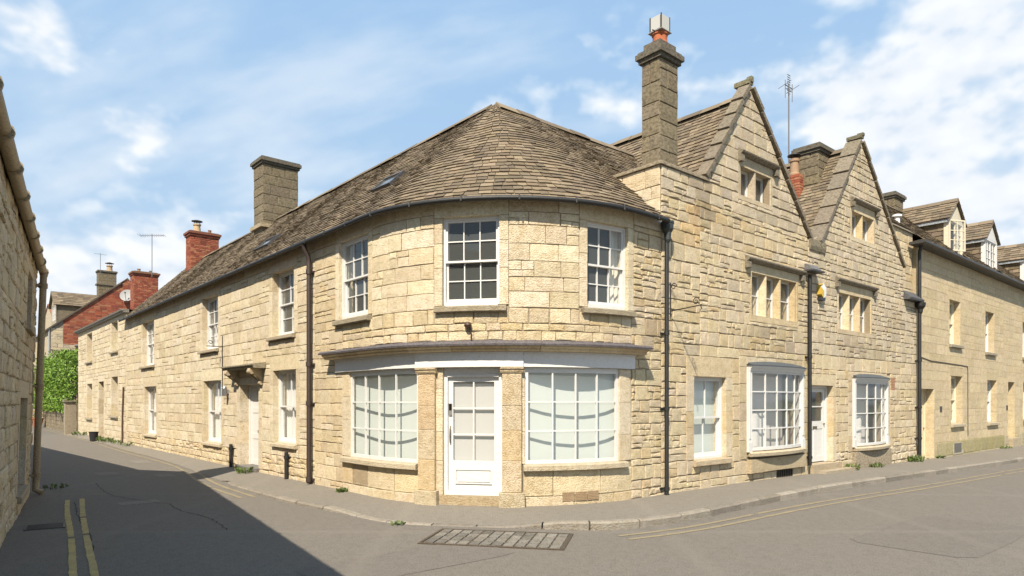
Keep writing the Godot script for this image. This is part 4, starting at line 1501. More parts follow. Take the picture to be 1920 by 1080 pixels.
# a stone mullioned window under a hood mould; lights: list of [u0, u1]
func mullioned(house: Node3D, w: Dictionary, lights: Array, v0: float, v1: float, o: Array, hood: Array, cols: int, rows: int, pal: Array) -> void:
	var win := node("mullioned_window", house, wp(w, (o[0] + o[1]) / 2, v0, 0))
	var c := shade(pal)
	var deep := 0.3
	var m := MB.new()
	wbox(m, w, o[0], o[1], o[2], v0, -deep, 0.012, c)
	put(m, "stone_sill", mats.stone, win)
	m = MB.new()
	wbox(m, w, o[0], o[1], v1, o[3], -deep, 0.010, shade(pal))
	put(m, "stone_head", mats.stone, win)
	var edges := [o[0]]
	for l in lights:
		edges.append(l[0])
		edges.append(l[1])
	edges.append(o[1])
	for i in range(0, edges.size(), 2):
		m = MB.new()
		var a: float = edges[i]
		var b: float = edges[i + 1]
		var cc := shade(pal)
		# splayed towards the glass
		var inner := (a + b) / 2
		if i == 0:
			prism_v(m, w, [Vector2(a, -deep), Vector2(b, -deep), Vector2(b, -0.13), Vector2(b - minf(0.06, (b - a) * 0.4), 0.01), Vector2(a, 0.01)], v0, v1, cc)
		elif i == edges.size() - 2:
			prism_v(m, w, [Vector2(a, -deep), Vector2(b, -deep), Vector2(b, 0.01), Vector2(a + minf(0.06, (b - a) * 0.4), 0.01), Vector2(a, -0.13)], v0, v1, cc)
		else:
			prism_v(m, w, [Vector2(a, -deep), Vector2(b, -deep), Vector2(b, -0.13), Vector2(inner + 0.02, 0.0), Vector2(inner - 0.02, 0.0), Vector2(a, -0.13)], v0, v1, cc)
		put(m, "mullion" if i > 0 and i < edges.size() - 2 else "jamb", mats.stone, win)
	for l in lights:
		light(win, w, l[0], l[1], v0, v1, -0.16, cols, rows, "casement", 0.035, 0.022, mats.white)
	m = MB.new()
	var hc := Color(0.27, 0.235, 0.175)
	prism(m, w, hood[0], hood[1], [Vector2(-0.05, hood[2]), Vector2(0.05, hood[2]), Vector2(0.13, hood[2] + 0.05), Vector2(0.14, hood[2] + 0.08), Vector2(0.02, hood[2] + 0.15), Vector2(-0.05, hood[2] + 0.15)], hc)
	for e in [[hood[0], hood[0] + 0.13], [hood[1] - 0.13, hood[1]]]:
		wbox(m, w, e[0], e[1], hood[2] - 0.14, hood[2] + 0.002, -0.02, 0.1, hc)
	put(m, "hood_mould", mats.weathered, win)

# a prism standing on its outline: pts Vector2(u, d), clockwise seen from above starting at the back
func prism_v(m: MB, w: Dictionary, pts: Array, v0: float, v1: float, col: Color) -> void:
	var n := pts.size()
	for i in n:
		var a: Vector2 = pts[i]
		var b: Vector2 = pts[(i + 1) % n]
		# u to the right, d towards the viewer: this order runs anticlockwise seen from above
		m.quad(wp(w, b.x, v0, b.y), wp(w, a.x, v0, a.y), wp(w, a.x, v1, a.y), wp(w, b.x, v1, b.y), col)
	for i in range(1, n - 1):
		m.tri(wp(w, pts[0].x, v1, pts[0].y), wp(w, pts[i + 1].x, v1, pts[i + 1].y), wp(w, pts[i].x, v1, pts[i].y), col)
		m.tri(wp(w, pts[0].x, v0, pts[0].y), wp(w, pts[i].x, v0, pts[i].y), wp(w, pts[i + 1].x, v0, pts[i + 1].y), col)

# a bow window: a shallow curve of small panes between flat pilasters, lead on top
func bow_window(house: Node3D, w: Dictionary, o: Array, bulge: float, cols: int, rows: int) -> void:
	var mid: float = (o[0] + o[1]) / 2
	var win := node("bow_window", house, wp(w, mid, o[2], 0))
	var half: float = (o[1] - o[0]) / 2 - 0.13
	var r := (half * half + bulge * bulge) / (2 * bulge)
	var out: Vector3 = wp(w, mid, 0, 1) - wp(w, mid, 0, 0)
	var f := {k = 2, o = wp(w, mid, 0, 0.03) + out * (bulge - r), n = out, t = UP.cross(out), r = r}
	var span := asin(half / r) * r
	var m: MB
	for s in [[o[0], o[0] + 0.13], [o[1] - 0.13, o[1]]]:
		m = MB.new()
		wbox(m, w, s[0], s[1], o[2], o[3], -0.12, 0.04, mats.white)
		wbox(m, w, s[0] + 0.035, s[1] - 0.035, o[2] + 0.3, o[3] - 0.12, 0.0, 0.055, mats.white)
		wbox(m, w, s[0] - 0.01, s[1] + 0.01, o[2], o[2] + 0.22, -0.1, 0.065, mats.white)
		put(m, "pilaster", mats.paint, win)
	light(win, f, -span, span, o[2] + 0.03, o[3] - 0.08, 0.0, cols, rows, "glazing_frame", 0.04, 0.026, mats.white, 0.05, 0.07)
	m = MB.new()
	for e in [[o[3] - 0.085, o[3] - 0.02, 0.03], [o[3] - 0.02, o[3] + 0.03, 0.075]]:
		prism(m, f, -span - 0.06, span + 0.06, [Vector2(-bulge - 0.1, e[0]), Vector2(e[2], e[0]), Vector2(e[2] + 0.02, e[1]), Vector2(-bulge - 0.1, e[1])], mats.white)
	put(m, "cornice", mats.paint, win)
	m = MB.new()
	prism(m, f, -span - 0.08, span + 0.08, [Vector2(-bulge - 0.08, o[3] + 0.032), Vector2(0.11, o[3] + 0.032), Vector2(0.11, o[3] + 0.05), Vector2(-0.1, o[3] + 0.14), Vector2(-bulge - 0.08, o[3] + 0.17)], Color(0.10, 0.12, 0.14))
	put(m, "lead_cover", mats.lead, win)
	m = MB.new()
	prism(m, f, -span - 0.1, span + 0.1, [Vector2(-bulge - 0.15, o[2] - 0.1), Vector2(0.09, o[2] - 0.1), Vector2(0.1, o[2] - 0.03), Vector2(0.05, o[2]), Vector2(-bulge - 0.15, o[2] + 0.02)], Color(0.52, 0.44, 0.31))
	put(m, "sill", mats.stone, win)
	# a pale shutter wall stands a little way inside
	m = MB.new()
	wbox(m, w, o[0] + 0.1, o[1] - 0.1, o[2] + 0.02, o[3] - 0.05, -0.5, -0.48, Color(0.5, 0.49, 0.46))
	put(m, "shutter", mats.cloth, win)
	curtain(win, w, o[0] + 0.25, lerpf(o[0], o[1], 0.45), o[2] + 0.03, lerpf(o[2], o[3], 0.45), -0.2, 2.2)

func gable_roof(h: Node3D, ur: float, yr: float, ul: float, slope_l: float, uq: float, slope_r: float, d0: float, d1: float, tiled := true) -> void:
	# ridge at ur running back from d0 to d1
	var rf := node("roof", h, wp(FRONT, ur, yr - 1.0, d0))
	var left := func(x: float, q: float) -> Vector3:
		return wp(FRONT, lerpf(ul, ur, q), yr - slope_l * (ur - lerpf(ul, ur, q)) + 0.02 * sin(x * 1.9) * sin(q * PI), x)
	var m := MB.new()
	deck(m, left, d1, d0, 8, 4, 0.03)
	var n := 4
	for i in n:
		var a := lerpf(ur, uq, float(i) / n)
		var b := lerpf(ur, uq, float(i + 1) / n)
		m.quad(wp(FRONT, a, yr - slope_r * (a - ur), d0), wp(FRONT, b, yr - slope_r * (b - ur), d0), wp(FRONT, b, yr - slope_r * (b - ur), d1), wp(FRONT, a, yr - slope_r * (a - ur), d1), mats.c_slate)
	m.quad(wp(FRONT, uq, 0, d1), wp(FRONT, ul, 0, d1), wp(FRONT, ul, yr - slope_l * (ur - ul), d1), wp(FRONT, uq, yr - slope_r * (uq - ur), d1), mats.c_slate)
	m.tri(wp(FRONT, uq, yr - slope_r * (uq - ur), d1), wp(FRONT, ul, yr - slope_l * (ur - ul), d1), wp(FRONT, ur, yr, d1), mats.c_slate)
	put(m, "roof_boards", mats.slate, rf)
	if tiled:
		var L := (ur - ul) * sqrt(1 + slope_l * slope_l)
		lay_tiles(rf, tiles(left, d1, d0, L, [0.155, 0.11], [0.14, 0.3], mats.roofs), 220)
		ridge_caps(rf, [wp(FRONT, ur, yr, d0), wp(FRONT, ur, yr, d1)])

func plate_walls(h: Node3D, u0: float, u1: float, depth: float, top: float, floors: Array) -> void:
	var m := MB.new()
	var w := FRONT
	rear(m, [wp(w, u0 + 0.26, 0, -0.38), wp(w, u0 + 0.26, 0, -depth)], -0.3, top, Color(0.45, 0.42, 0.36))
	rear(m, [wp(w, u1, 0, -depth), wp(w, u1, 0, -0.38)], -0.3, top, Color(0.45, 0.42, 0.36))
	rear(m, [wp(w, u1, 0, -depth + 0.25), wp(w, u0, 0, -depth + 0.25)], -0.3, top, Color(0.45, 0.42, 0.36))
	for y in floors:
		m.quad(wp(w, u0, y, -0.36), wp(w, u1, y, -0.36), wp(w, u1, y, -depth), wp(w, u0, y, -depth), Color(0.3, 0.24, 0.17))
	put(m, "inner_walls", mats.plain, h)

func gable_one() -> void:
	var w := FRONT
	var h := thing("gabled_house", "steep gabled stone house with tall chimney next to the rounded corner", "building", wp(w, 6.6, 0, 0))
	var lim := func(v: float) -> Vector2:
		var L := 3.6
		if v > 6.36:
			L = 5.14 + (v - 6.4) / 1.434
		var R := 9.63
		if v > 5.87:
			R = 9.63 - (v - 5.87) * 0.956
		return Vector2(L, maxf(R, L))
	var rub := sty([0.17, 0.31], [0.22, 0.55], 0.38, 0.019, 0.011, 0.006, 0.007, 0.004, 0.011, mats.mixed)
	var blk := sty([0.22, 0.34], [0.3, 0.75], 0.2, 0.015, 0.008, 0.006, 0.006, 0.003, 0.010, mats.cream)
	var top := sty([0.2, 0.28], [0.28, 0.6], 0.12, 0.022, 0.008, 0.008, 0.006, 0.003, 0.010, mats.grey)
	var g := [6.36, 7.84, 6.24, 7.2]
	var md := [6.85, 9.1, 3.6, 4.92]
	var sa := [4.68, 5.87, 0.6, 2.3]
	var bw := [6.71, 9.35, 0.66, 2.56]
	var st := []
	var rects := [g, md, [8.05, 8.85, -0.1, 0.17], [6.4, 9.63, 0.5, 2.8], dressed(st, sa, 0.26, 0.42, mats.cream, 0.34, [0.3, 0.6]), [sa[0] - 0.04, sa[1] + 0.1, 0.47, 0.61]]
	# jambs of the bow window
	for e in [[6.4, 6.71], [9.35, 9.63]]:
		var v := 0.5
		while v < 2.75:
			var v2 := minf(v + rnd(0.25, 0.5), 2.8)
			st.append([[Vector2(e[0], v), Vector2(e[1], v), Vector2(e[1], v2), Vector2(e[0], v2)], 0.006, -0.3, shade(mats.cream), 0.01, 0.004, 0.008, 0.003])
			v = v2
	st.append([[Vector2(6.71, 2.62), Vector2(8.0, 2.62), Vector2(8.0, 2.8), Vector2(6.71, 2.8)], 0.0, -0.3, shade(mats.cream), 0.01, 0.003, 0.01, 0.002])
	st.append([[Vector2(8.0, 2.62), Vector2(9.35, 2.62), Vector2(9.35, 2.8), Vector2(8.0, 2.8)], 0.0, -0.3, shade(mats.cream), 0.01, 0.003, 0.01, 0.002])
	for z in [[3.6, 4.9, -0.12, 5.9, rub], [4.9, 9.63, -0.12, 2.95, blk], [4.9, 9.63, 2.95, 5.9, rub], [3.6, 9.63, 5.9, 6.355, top], [4.0, 9.63, 6.37, 8.75, top]]:
		courses(st, z, rects, lim)
	# the plain panel under the bow window
	st.append([[Vector2(6.71, 0.18), Vector2(9.35, 0.18), Vector2(9.35, 0.5), Vector2(6.71, 0.5)], 0.1, -0.1, Color(0.5, 0.41, 0.27), 0.01, 0.004, 0.012, 0.003])
	var m := MB.new()
	core(m, w, 3.6, 9.63, -0.2, 8.76, [[6.5, 7.7, 6.3, 7.0], [6.95, 9.0, 3.7, 4.8], [sa[0] - 0.02, sa[1] + 0.02, sa[2] - 0.02, sa[3] + 0.02], [6.8, 9.26, 0.6, 2.6], [8.05, 8.85, -0.1, 0.17]], 0.36, Color(0.35, 0.285, 0.195), lim)
	var wall := put(m, "wall", mats.mortar, h)
	# the return of the wall above the corner roof, under the chimney
	var side := line(wp(w, 3.58, 0, -0.62), -EB)
	var st2 := []
	courses(st2, [-0.62, 0.6, 4.6, 6.36, sty([0.24, 0.36], [0.3, 0.6], 0.0, 0.012, 0.005, 0.006, 0.006, 0.004, 0.012, mats.pale)], [])
	lay(wall, on(w, st) + on(side, st2))
	m = MB.new()
	m.box(wp(w, 3.6, 4.6, -1.25), EB * 1.55, UP * 1.76, EA * 1.23, mats.c_mortar)
	put(m, "chimney_breast", mats.mortar, h)
	m = MB.new()
	m.box(wp(w, 3.53, 6.36, -1.2), EB * 1.66, UP * 0.06, EA * 1.24, Color(0.4, 0.34, 0.24))
	put(m, "shoulder_stone", mats.weathered, h)
	var old := sty([0.28, 0.4], [0.3, 0.6], 0.0, 0.010, 0.005, 0.006, 0.005, 0.004, 0.012, mats.old)
	var cp := wp(w, 3.98, 6.42, -0.32)
	var ch := stack(h, "chimney", cp, EB, 0.58, 0.44, 8.5, old)
	m = MB.new()
	m.cbox(cp + UP * 2.38, Vector3(0.52, 0.16, 0.4), EB, EA, Color(0.2, 0.17, 0.13))
	put(m, "cap_top", mats.weathered, ch)
	var tp := cp + UP * 2.45
	m = MB.new()
	m.lathe(tp, [Vector2(0.0, 0), Vector2(0.17, 0), Vector2(0.17, 0.05), Vector2(0.15, 0.08), Vector2(0.14, 0.2), Vector2(0.16, 0.22), Vector2(0.16, 0.26), Vector2(0, 0.26)], 18, Color(0.46, 0.14, 0.06))
	put(m, "chimney_pot", mats.clay, ch)
	m = MB.new()
	# sheet metal cowl: four upright plates that do not meet at the corners
	for e in [[-EB, 0.14], [EB, 0.14], [EA, 0.14], [-EA, 0.14]]:
		m.cbox(tp + UP * 0.43 + e[0] * e[1], Vector3(0.012, 0.26, 0.22), e[0], e[0].cross(UP), Color(0.42, 0.42, 0.4))
	for e in [EA - EB, EA + EB, -EA - EB, EB - EA]:
		m.tube([tp + UP * 0.27 + e * 0.135, tp + UP * 0.58 + e * 0.135], 0.014, 6, Color(0.04, 0.04, 0.04))
	m.tube([tp + UP * 0.2, tp + UP * 0.62], 0.035, 10, Color(0.05, 0.05, 0.05))
	m.cbox(tp + UP * 0.27, Vector3(0.34, 0.012, 0.34), EB, EA, Color(0.3, 0.3, 0.29))
	m.tube([tp + UP * 0.26 - EB * 0.24, tp + UP * 0.28 + EB * 0.24], 0.012, 6, Color(0.05, 0.05, 0.05))
	put(m, "cowl", mats.plain, ch)
	# windows
	mullioned(h, w, [[6.49, 7.02], [7.14, 7.7]], 6.34, 6.98, g, [6.34, 8.0, 7.2], 1, 1, mats.grey)
	mullioned(h, w, [[6.96, 7.5], [7.62, 8.16], [8.28, 8.96]], 3.74, 4.7, md, [6.62, 9.3, 4.9], 1, 2, mats.cream)
	sash_window(h, w, sa, 0.1, 2, 1, 1, "board")
	sill(h, w, sa[0] - 0.04, sa[1] + 0.1, 0.47, 0.61, 0.09, 0.2, Color(0.5, 0.41, 0.28))
	bow_window(h, w, bw, 0.13, 5, 4)
	# the cellar grating
	m = MB.new()
	for i in 9:
		wbox(m, w, 8.08 + i * 0.088, 8.105 + i * 0.088, -0.1, 0.17, -0.03, 0.01, Color(0.07, 0.06, 0.05))
	put(m, "cellar_grating", mats.iron, h)
	gable_roof(h, 6.82, 8.66, 4.3, 1.43, 9.75, 1.03, -0.15, -6.5)
	coping(h, w, 5.1, 6.42, 6.78, 8.80, 6, 0.2)
	coping(h, w, 9.7, 5.83, 6.86, 8.80, 7, 0.36)
	# apex stone
	m = MB.new()
	m.cbox(wp(w, 6.82, 8.93, -0.14), Vector3(0.2, 0.1, 0.36), EB, EA, Color(0.27, 0.24, 0.15))
	m.cbox(wp(w, 6.86, 9.0, 0.0), Vector3(0.1, 0.12, 0.12), EB, EA, Color(0.24, 0.22, 0.13))
	put(m, "apex_stone", mats.weathered, h)
	plate_walls(h, 3.7, 9.6, 6.4, 5.8, [2.9, 5.75])
	# rainwater pipe between the gables
	m = MB.new()
	pipe_run(m, w, 9.52, 0.2, 4.95, 0.1, 0.045, mats.black, [0.4, 2.9])
	wbox(m, w, 9.36, 10.0, 5.02, 5.06, -0.1, 0.26, Color(0.09, 0.09, 0.1))
	prism(m, w, 9.4, 9.96, [Vector2(-0.1, 5.06), Vector2(0.22, 5.06), Vector2(0.1, 5.2), Vector2(-0.1, 5.24)], Color(0.2, 0.2, 0.21))
	put(m, "rainwater_pipe", mats.lead, h)

func gable_two() -> void:
	var w := FRONT
	var h := thing("gabled_house", "weathered gabled house with alarm box and white bow window between two rainwater pipes", "building", wp(w, 13.4, -0.1, 0))
	var lim := func(v: float) -> Vector2:
		var L := 9.63
		if v > 5.87:
			L = 10.4 + (v - 5.87) * 0.72
		var R := 17.13
		if v > 4.98:
			R = 16.0
		if v > 6.0:
			R = 15.95 - (v - 6.0) * 1.016
		return Vector2(L, maxf(R, L))
	var sm := sty([0.14, 0.3], [0.2, 0.5], 0.45, 0.021, 0.008, 0.008, 0.006, 0.003, 0.010, mats.grey)
	var lowr := sty([0.18, 0.32], [0.25, 0.6], 0.25, 0.016, 0.009, 0.006, 0.006, 0.003, 0.010, mats.cream)
	var base := sty([0.12, 0.2], [0.2, 0.5], 0.2, 0.024, 0.016, 0.008, 0.016, 0.009, 0.016, mats.grey)
	var g := [12.12, 13.78, 6.24, 7.3]
	var md := [11.3, 13.55, 3.62, 4.98]
	var dr := [9.8, 11.05, 0.2, 2.2]
	var bw := [12.25, 14.7, 0.52, 2.42]
	var st := []
	var rects := [g, md, dressed(st, dr, 0.17, 0.3, mats.cream, 0.34), [11.98, 14.95, 0.4, 2.62]]
	for e in [[11.98, 12.25], [14.7, 14.95]]:
		var v := 0.4
		while v < 2.55:
			var v2 := minf(v + rnd(0.25, 0.45), 2.62)
			st.append([[Vector2(e[0], v), Vector2(e[1], v), Vector2(e[1], v2), Vector2(e[0], v2)], 0.006, -0.3, shade(mats.cream), 0.01, 0.004, 0.008, 0.003])
			v = v2
	st.append([[Vector2(12.25, 2.46), Vector2(14.7, 2.46), Vector2(14.7, 2.62), Vector2(12.25, 2.62)], 0.0, -0.3, shade(mats.cream), 0.01, 0.003, 0.01, 0.002])
	for z in [[9.63, 17.13, -0.3, 0.42, base], [9.63, 17.13, 0.42, 3.0, lowr], [9.63, 17.13, 3.0, 9.05, sm]]:
		courses(st, z, rects, lim)
	var m := MB.new()
	core(m, w, 9.63, 17.13, -0.3, 9.06, [[12.2, 13.7, 6.3, 7.1], [11.4, 13.45, 3.7, 4.8], [dr[0] - 0.02, dr[1] + 0.02, dr[2] - 0.02, dr[3] + 0.02], [12.34, 14.6, 0.5, 2.46]], 0.36, Color(0.35, 0.285, 0.195), lim)
	lay(put(m, "wall", mats.mortar, h), on(w, st))
	mullioned(h, w, [[12.26, 12.86], [12.98, 13.64]], 6.36, 7.06, g, [12.1, 13.9, 7.3], 1, 1, mats.cream)
	mullioned(h, w, [[11.42, 12.0], [12.1, 12.7], [12.8, 13.45]], 3.74, 4.72, md, [11.15, 13.75, 4.98], 1, 2, mats.cream)
	panel_door(h, w, dr, 0.16, mats.white, true)
	m = MB.new()
	wbox(m, w, 9.7, 11.3, -0.25, 0.19, -0.3, 0.12, Color(0.46, 0.38, 0.26))
	wbox(m, w, 9.9, 11.9, -0.25, 0.03, 0.12, 0.34, Color(0.42, 0.36, 0.26))
	put(m, "doorstep", mats.stone, h)
	bow_window(h, w, bw, 0.13, 4, 4)
	m = MB.new()
	emit_stone(m, w, [[Vector2(12.2, -0.3), Vector2(14.75, -0.3), Vector2(14.75, 0.4), Vector2(12.2, 0.4)], 0.12, -0.1, Color(0.42, 0.35, 0.25), 0.01, 0.008, 0.02, 0.008])
	put(m, "apron_stone", mats.weathered, h)
	gable_roof(h, 12.77, 8.98, 9.75, 1.36, 16.6, 0.98, -0.3, -6.5)
	coping(h, w, 10.3, 5.85, 12.72, 9.10, 6, 0.34)
	coping(h, w, 15.98, 5.95, 12.82, 9.10, 7, 0.4)
	m = MB.new()
	m.cbox(wp(w, 12.77, 9.24, -0.14), Vector3(0.2, 0.1, 0.4), EB, EA, Color(0.22, 0.2, 0.13))
	m.cbox(wp(w, 12.82, 9.31, 0.0), Vector3(0.12, 0.08, 0.16), EB, EA, Color(0.18, 0.17, 0.11))
	put(m, "apex_stone", mats.weathered, h)
	m = MB.new()
	prism(m, w, 9.66, 10.5, [Vector2(-0.4, 5.62), Vector2(0.04, 5.62), Vector2(0.07, 5.72), Vector2(0.07, 5.88), Vector2(-0.4, 5.9)], Color(0.3, 0.26, 0.18))
	put(m, "kneeler", mats.weathered, h)
	# lead capped shoulder by the last pipe
	m = MB.new()
	prism(m, w, 16.0, 17.2, [Vector2(-0.3, 4.99), Vector2(0.2, 4.99), Vector2(0.22, 5.05), Vector2(-0.05, 5.3), Vector2(-0.3, 5.35)], Color(0.13, 0.13, 0.14))
	put(m, "lead_shoulder", mats.lead, h)
	plate_walls(h, 9.7, 17.1, 6.4, 5.8, [2.9, 5.75])
	# stack behind on the ridge
	var old := sty([0.22, 0.3], [0.3, 0.6], 0.0, 0.012, 0.005, 0.006, 0.006, 0.004, 0.012, mats.old)
	var cp := wp(w, 12.45, 7.4, -1.15)
	var ch := stack(h, "chimney", cp, EB, 0.9, 0.66, 8.9, old)
	cp = wp(w, 11.95, 7.0, -1.5)
	var br := sty([0.075, 0.078], [0.2, 0.235], 0.0, 0.012, 0.003, 0.004, 0.004, 0.002, 0.004, mats.bricks)
	ch = stack(h, "chimney", cp, EB, 0.4, 0.5, 8.32, br, false, mats.brick, 0)
	pot(ch, cp + UP * 1.32, 0.13, 0.5, Color(0.4, 0.27, 0.17))
	# last rainwater pipe
	m = MB.new()
	m.tube([wp(w, 17.05, 6.9, 0.2), wp(w, 17.05, 6.6, 0.12), wp(w, 17.05, 4.6, 0.12)], 0.055, 10, mats.black)
	pipe_run(m, w, 17.05, -0.15, 4.7, 0.12, 0.055, mats.black, [0.6, 1.6, 3.1])
	m.lathe(wp(w, 17.05, 4.6, 0.14), [Vector2(0.04, 0), Vector2(0.07, 0.05), Vector2(0.08, 0.15), Vector2(0.15, 0.25), Vector2(0.16, 0.36), Vector2(0.12, 0.36), Vector2(0, 0.3)], 12, mats.black)
	put(m, "rainwater_pipe", mats.iron, h)
	m = MB.new()
	wbox(m, w, 15.0, 15.28, 2.1, 2.5, -0.02, 0.012, Color(0.42, 0.2, 0.11))
	for i in 4:
		wbox(m, w, 15.0, 15.28, 2.17 + i * 0.08, 2.18 + i * 0.08, -0.02, 0.013, Color(0.5, 0.44, 0.33))
	put(m, "brick_patch", mats.brick, h)

func dormer(h: Node3D, u0: float, u1: float, open: bool) -> void:
	var w := FRONT
	var mid := (u0 + u1) / 2
	var dn := node("dormer", h, wp(w, mid, 7.2, -0.2))
	var d := -0.2
	var back := -2.05
	var m := MB.new()
	var cream: Color = Color(0.62, 0.56, 0.42) if open else mats.white
	# front: posts, gable board
	wbox(m, w, u0, u0 + 0.12, 7.05, 8.5, d - 0.15, d, cream)
	wbox(m, w, u1 - 0.12, u1, 7.05, 8.5, d - 0.15, d, cream)
	wbox(m, w, u0 + 0.12, u1 - 0.12, 7.05, 7.32, d - 0.15, d + 0.03, cream)
	wbox(m, w, u0 + 0.12, u1 - 0.12, 8.42, 8.5, d - 0.15, d - 0.002, cream)
	m.tri(wp(w, u0, 8.5, d), wp(w, u1, 8.5, d), wp(w, mid, 9.18, d), cream)
	put(m, "dormer_front", mats.paint, dn)
	if not open:
		light(dn, w, u0 + 0.12, mid - 0.01, 7.32, 8.42, d - 0.03, 2, 3, "casement", 0.05, 0.024)
		light(dn, w, mid + 0.01, u1 - 0.12, 7.32, 8.42, d - 0.03, 2, 3, "casement", 0.05, 0.024)
	else:
		light(dn, w, mid + 0.01, u1 - 0.12, 7.32, 8.42, d - 0.03, 2, 3, "casement", 0.05, 0.024, cream)
		# one casement stands open, hinged on the post nearer the corner
		var hinge := wp(w, u0 + 0.12, 0, d)
		var dir := (EB * 0.9 + EA * 0.43).normalized()
		var f := line(hinge, dir.cross(UP))
		light(dn, f, 0.0, (u1 - u0) / 2 - 0.1, 7.3, 8.44, 0.0, 2, 3, "casement", 0.05, 0.026, cream)
		curtain(dn, w, u0 + 0.15, mid, 7.35, 8.4, d - 0.2, 6.0)
	# cheeks hung with stone slates
	var lc := func(x: float, q: float) -> Vector3:
		return wp(w, u0 + 0.04, lerpf(6.9, 8.45, q), lerpf(back, d - 0.1, x))
	var list := tiles(lc, 0.0, 1.0, 1.55, [0.2, 0.17], [0.2, 0.42], mats.roofs)
	m = MB.new()
	for s in [u0 + 0.06, u1 - 0.06]:
		m.quad(wp(w, s, 6.9, back), wp(w, s, 6.9, d - 0.1), wp(w, s, 8.45, d - 0.1), wp(w, s, 8.45, back), mats.c_slate)
	put(m, "cheek", mats.slate, dn)
	var ls := func(x: float, q: float) -> Vector3:
		return wp(w, lerpf(u0 - 0.14, mid, q), lerpf(8.42, 9.26, q), lerpf(back - 0.1, d + 0.1, x))
	var rs := func(x: float, q: float) -> Vector3:
		return wp(w, lerpf(u1 + 0.14, mid, q), lerpf(8.42, 9.26, q), lerpf(d + 0.1, back - 0.1, x))
	list.append_array(tiles(ls, 0.0, 1.0, 1.25, [0.2, 0.16], [0.2, 0.42], mats.roofs))
	list.append_array(tiles(rs, 0.0, 1.0, 1.25, [0.2, 0.16], [0.2, 0.42], mats.roofs))
	lay_tiles(dn, list, 40)
	m = MB.new()
	deck(m, ls, 0.0, 1.0, 1, 1, 0.012)
	deck(m, rs, 0.0, 1.0, 1, 1, 0.012)
	put(m, "roof_boards", mats.slate, dn)
	ridge_caps(dn, [wp(w, mid, 9.27, d + 0.08), wp(w, mid, 9.27, back - 0.1)])
	m = MB.new()
	m.box(wp(w, u0 - 0.06, 8.3, back), EA * (d - back), UP * 0.12, -EB * 0.05, Color(0.42, 0.46, 0.5))
	put(m, "lead_flashing", mats.lead, dn)

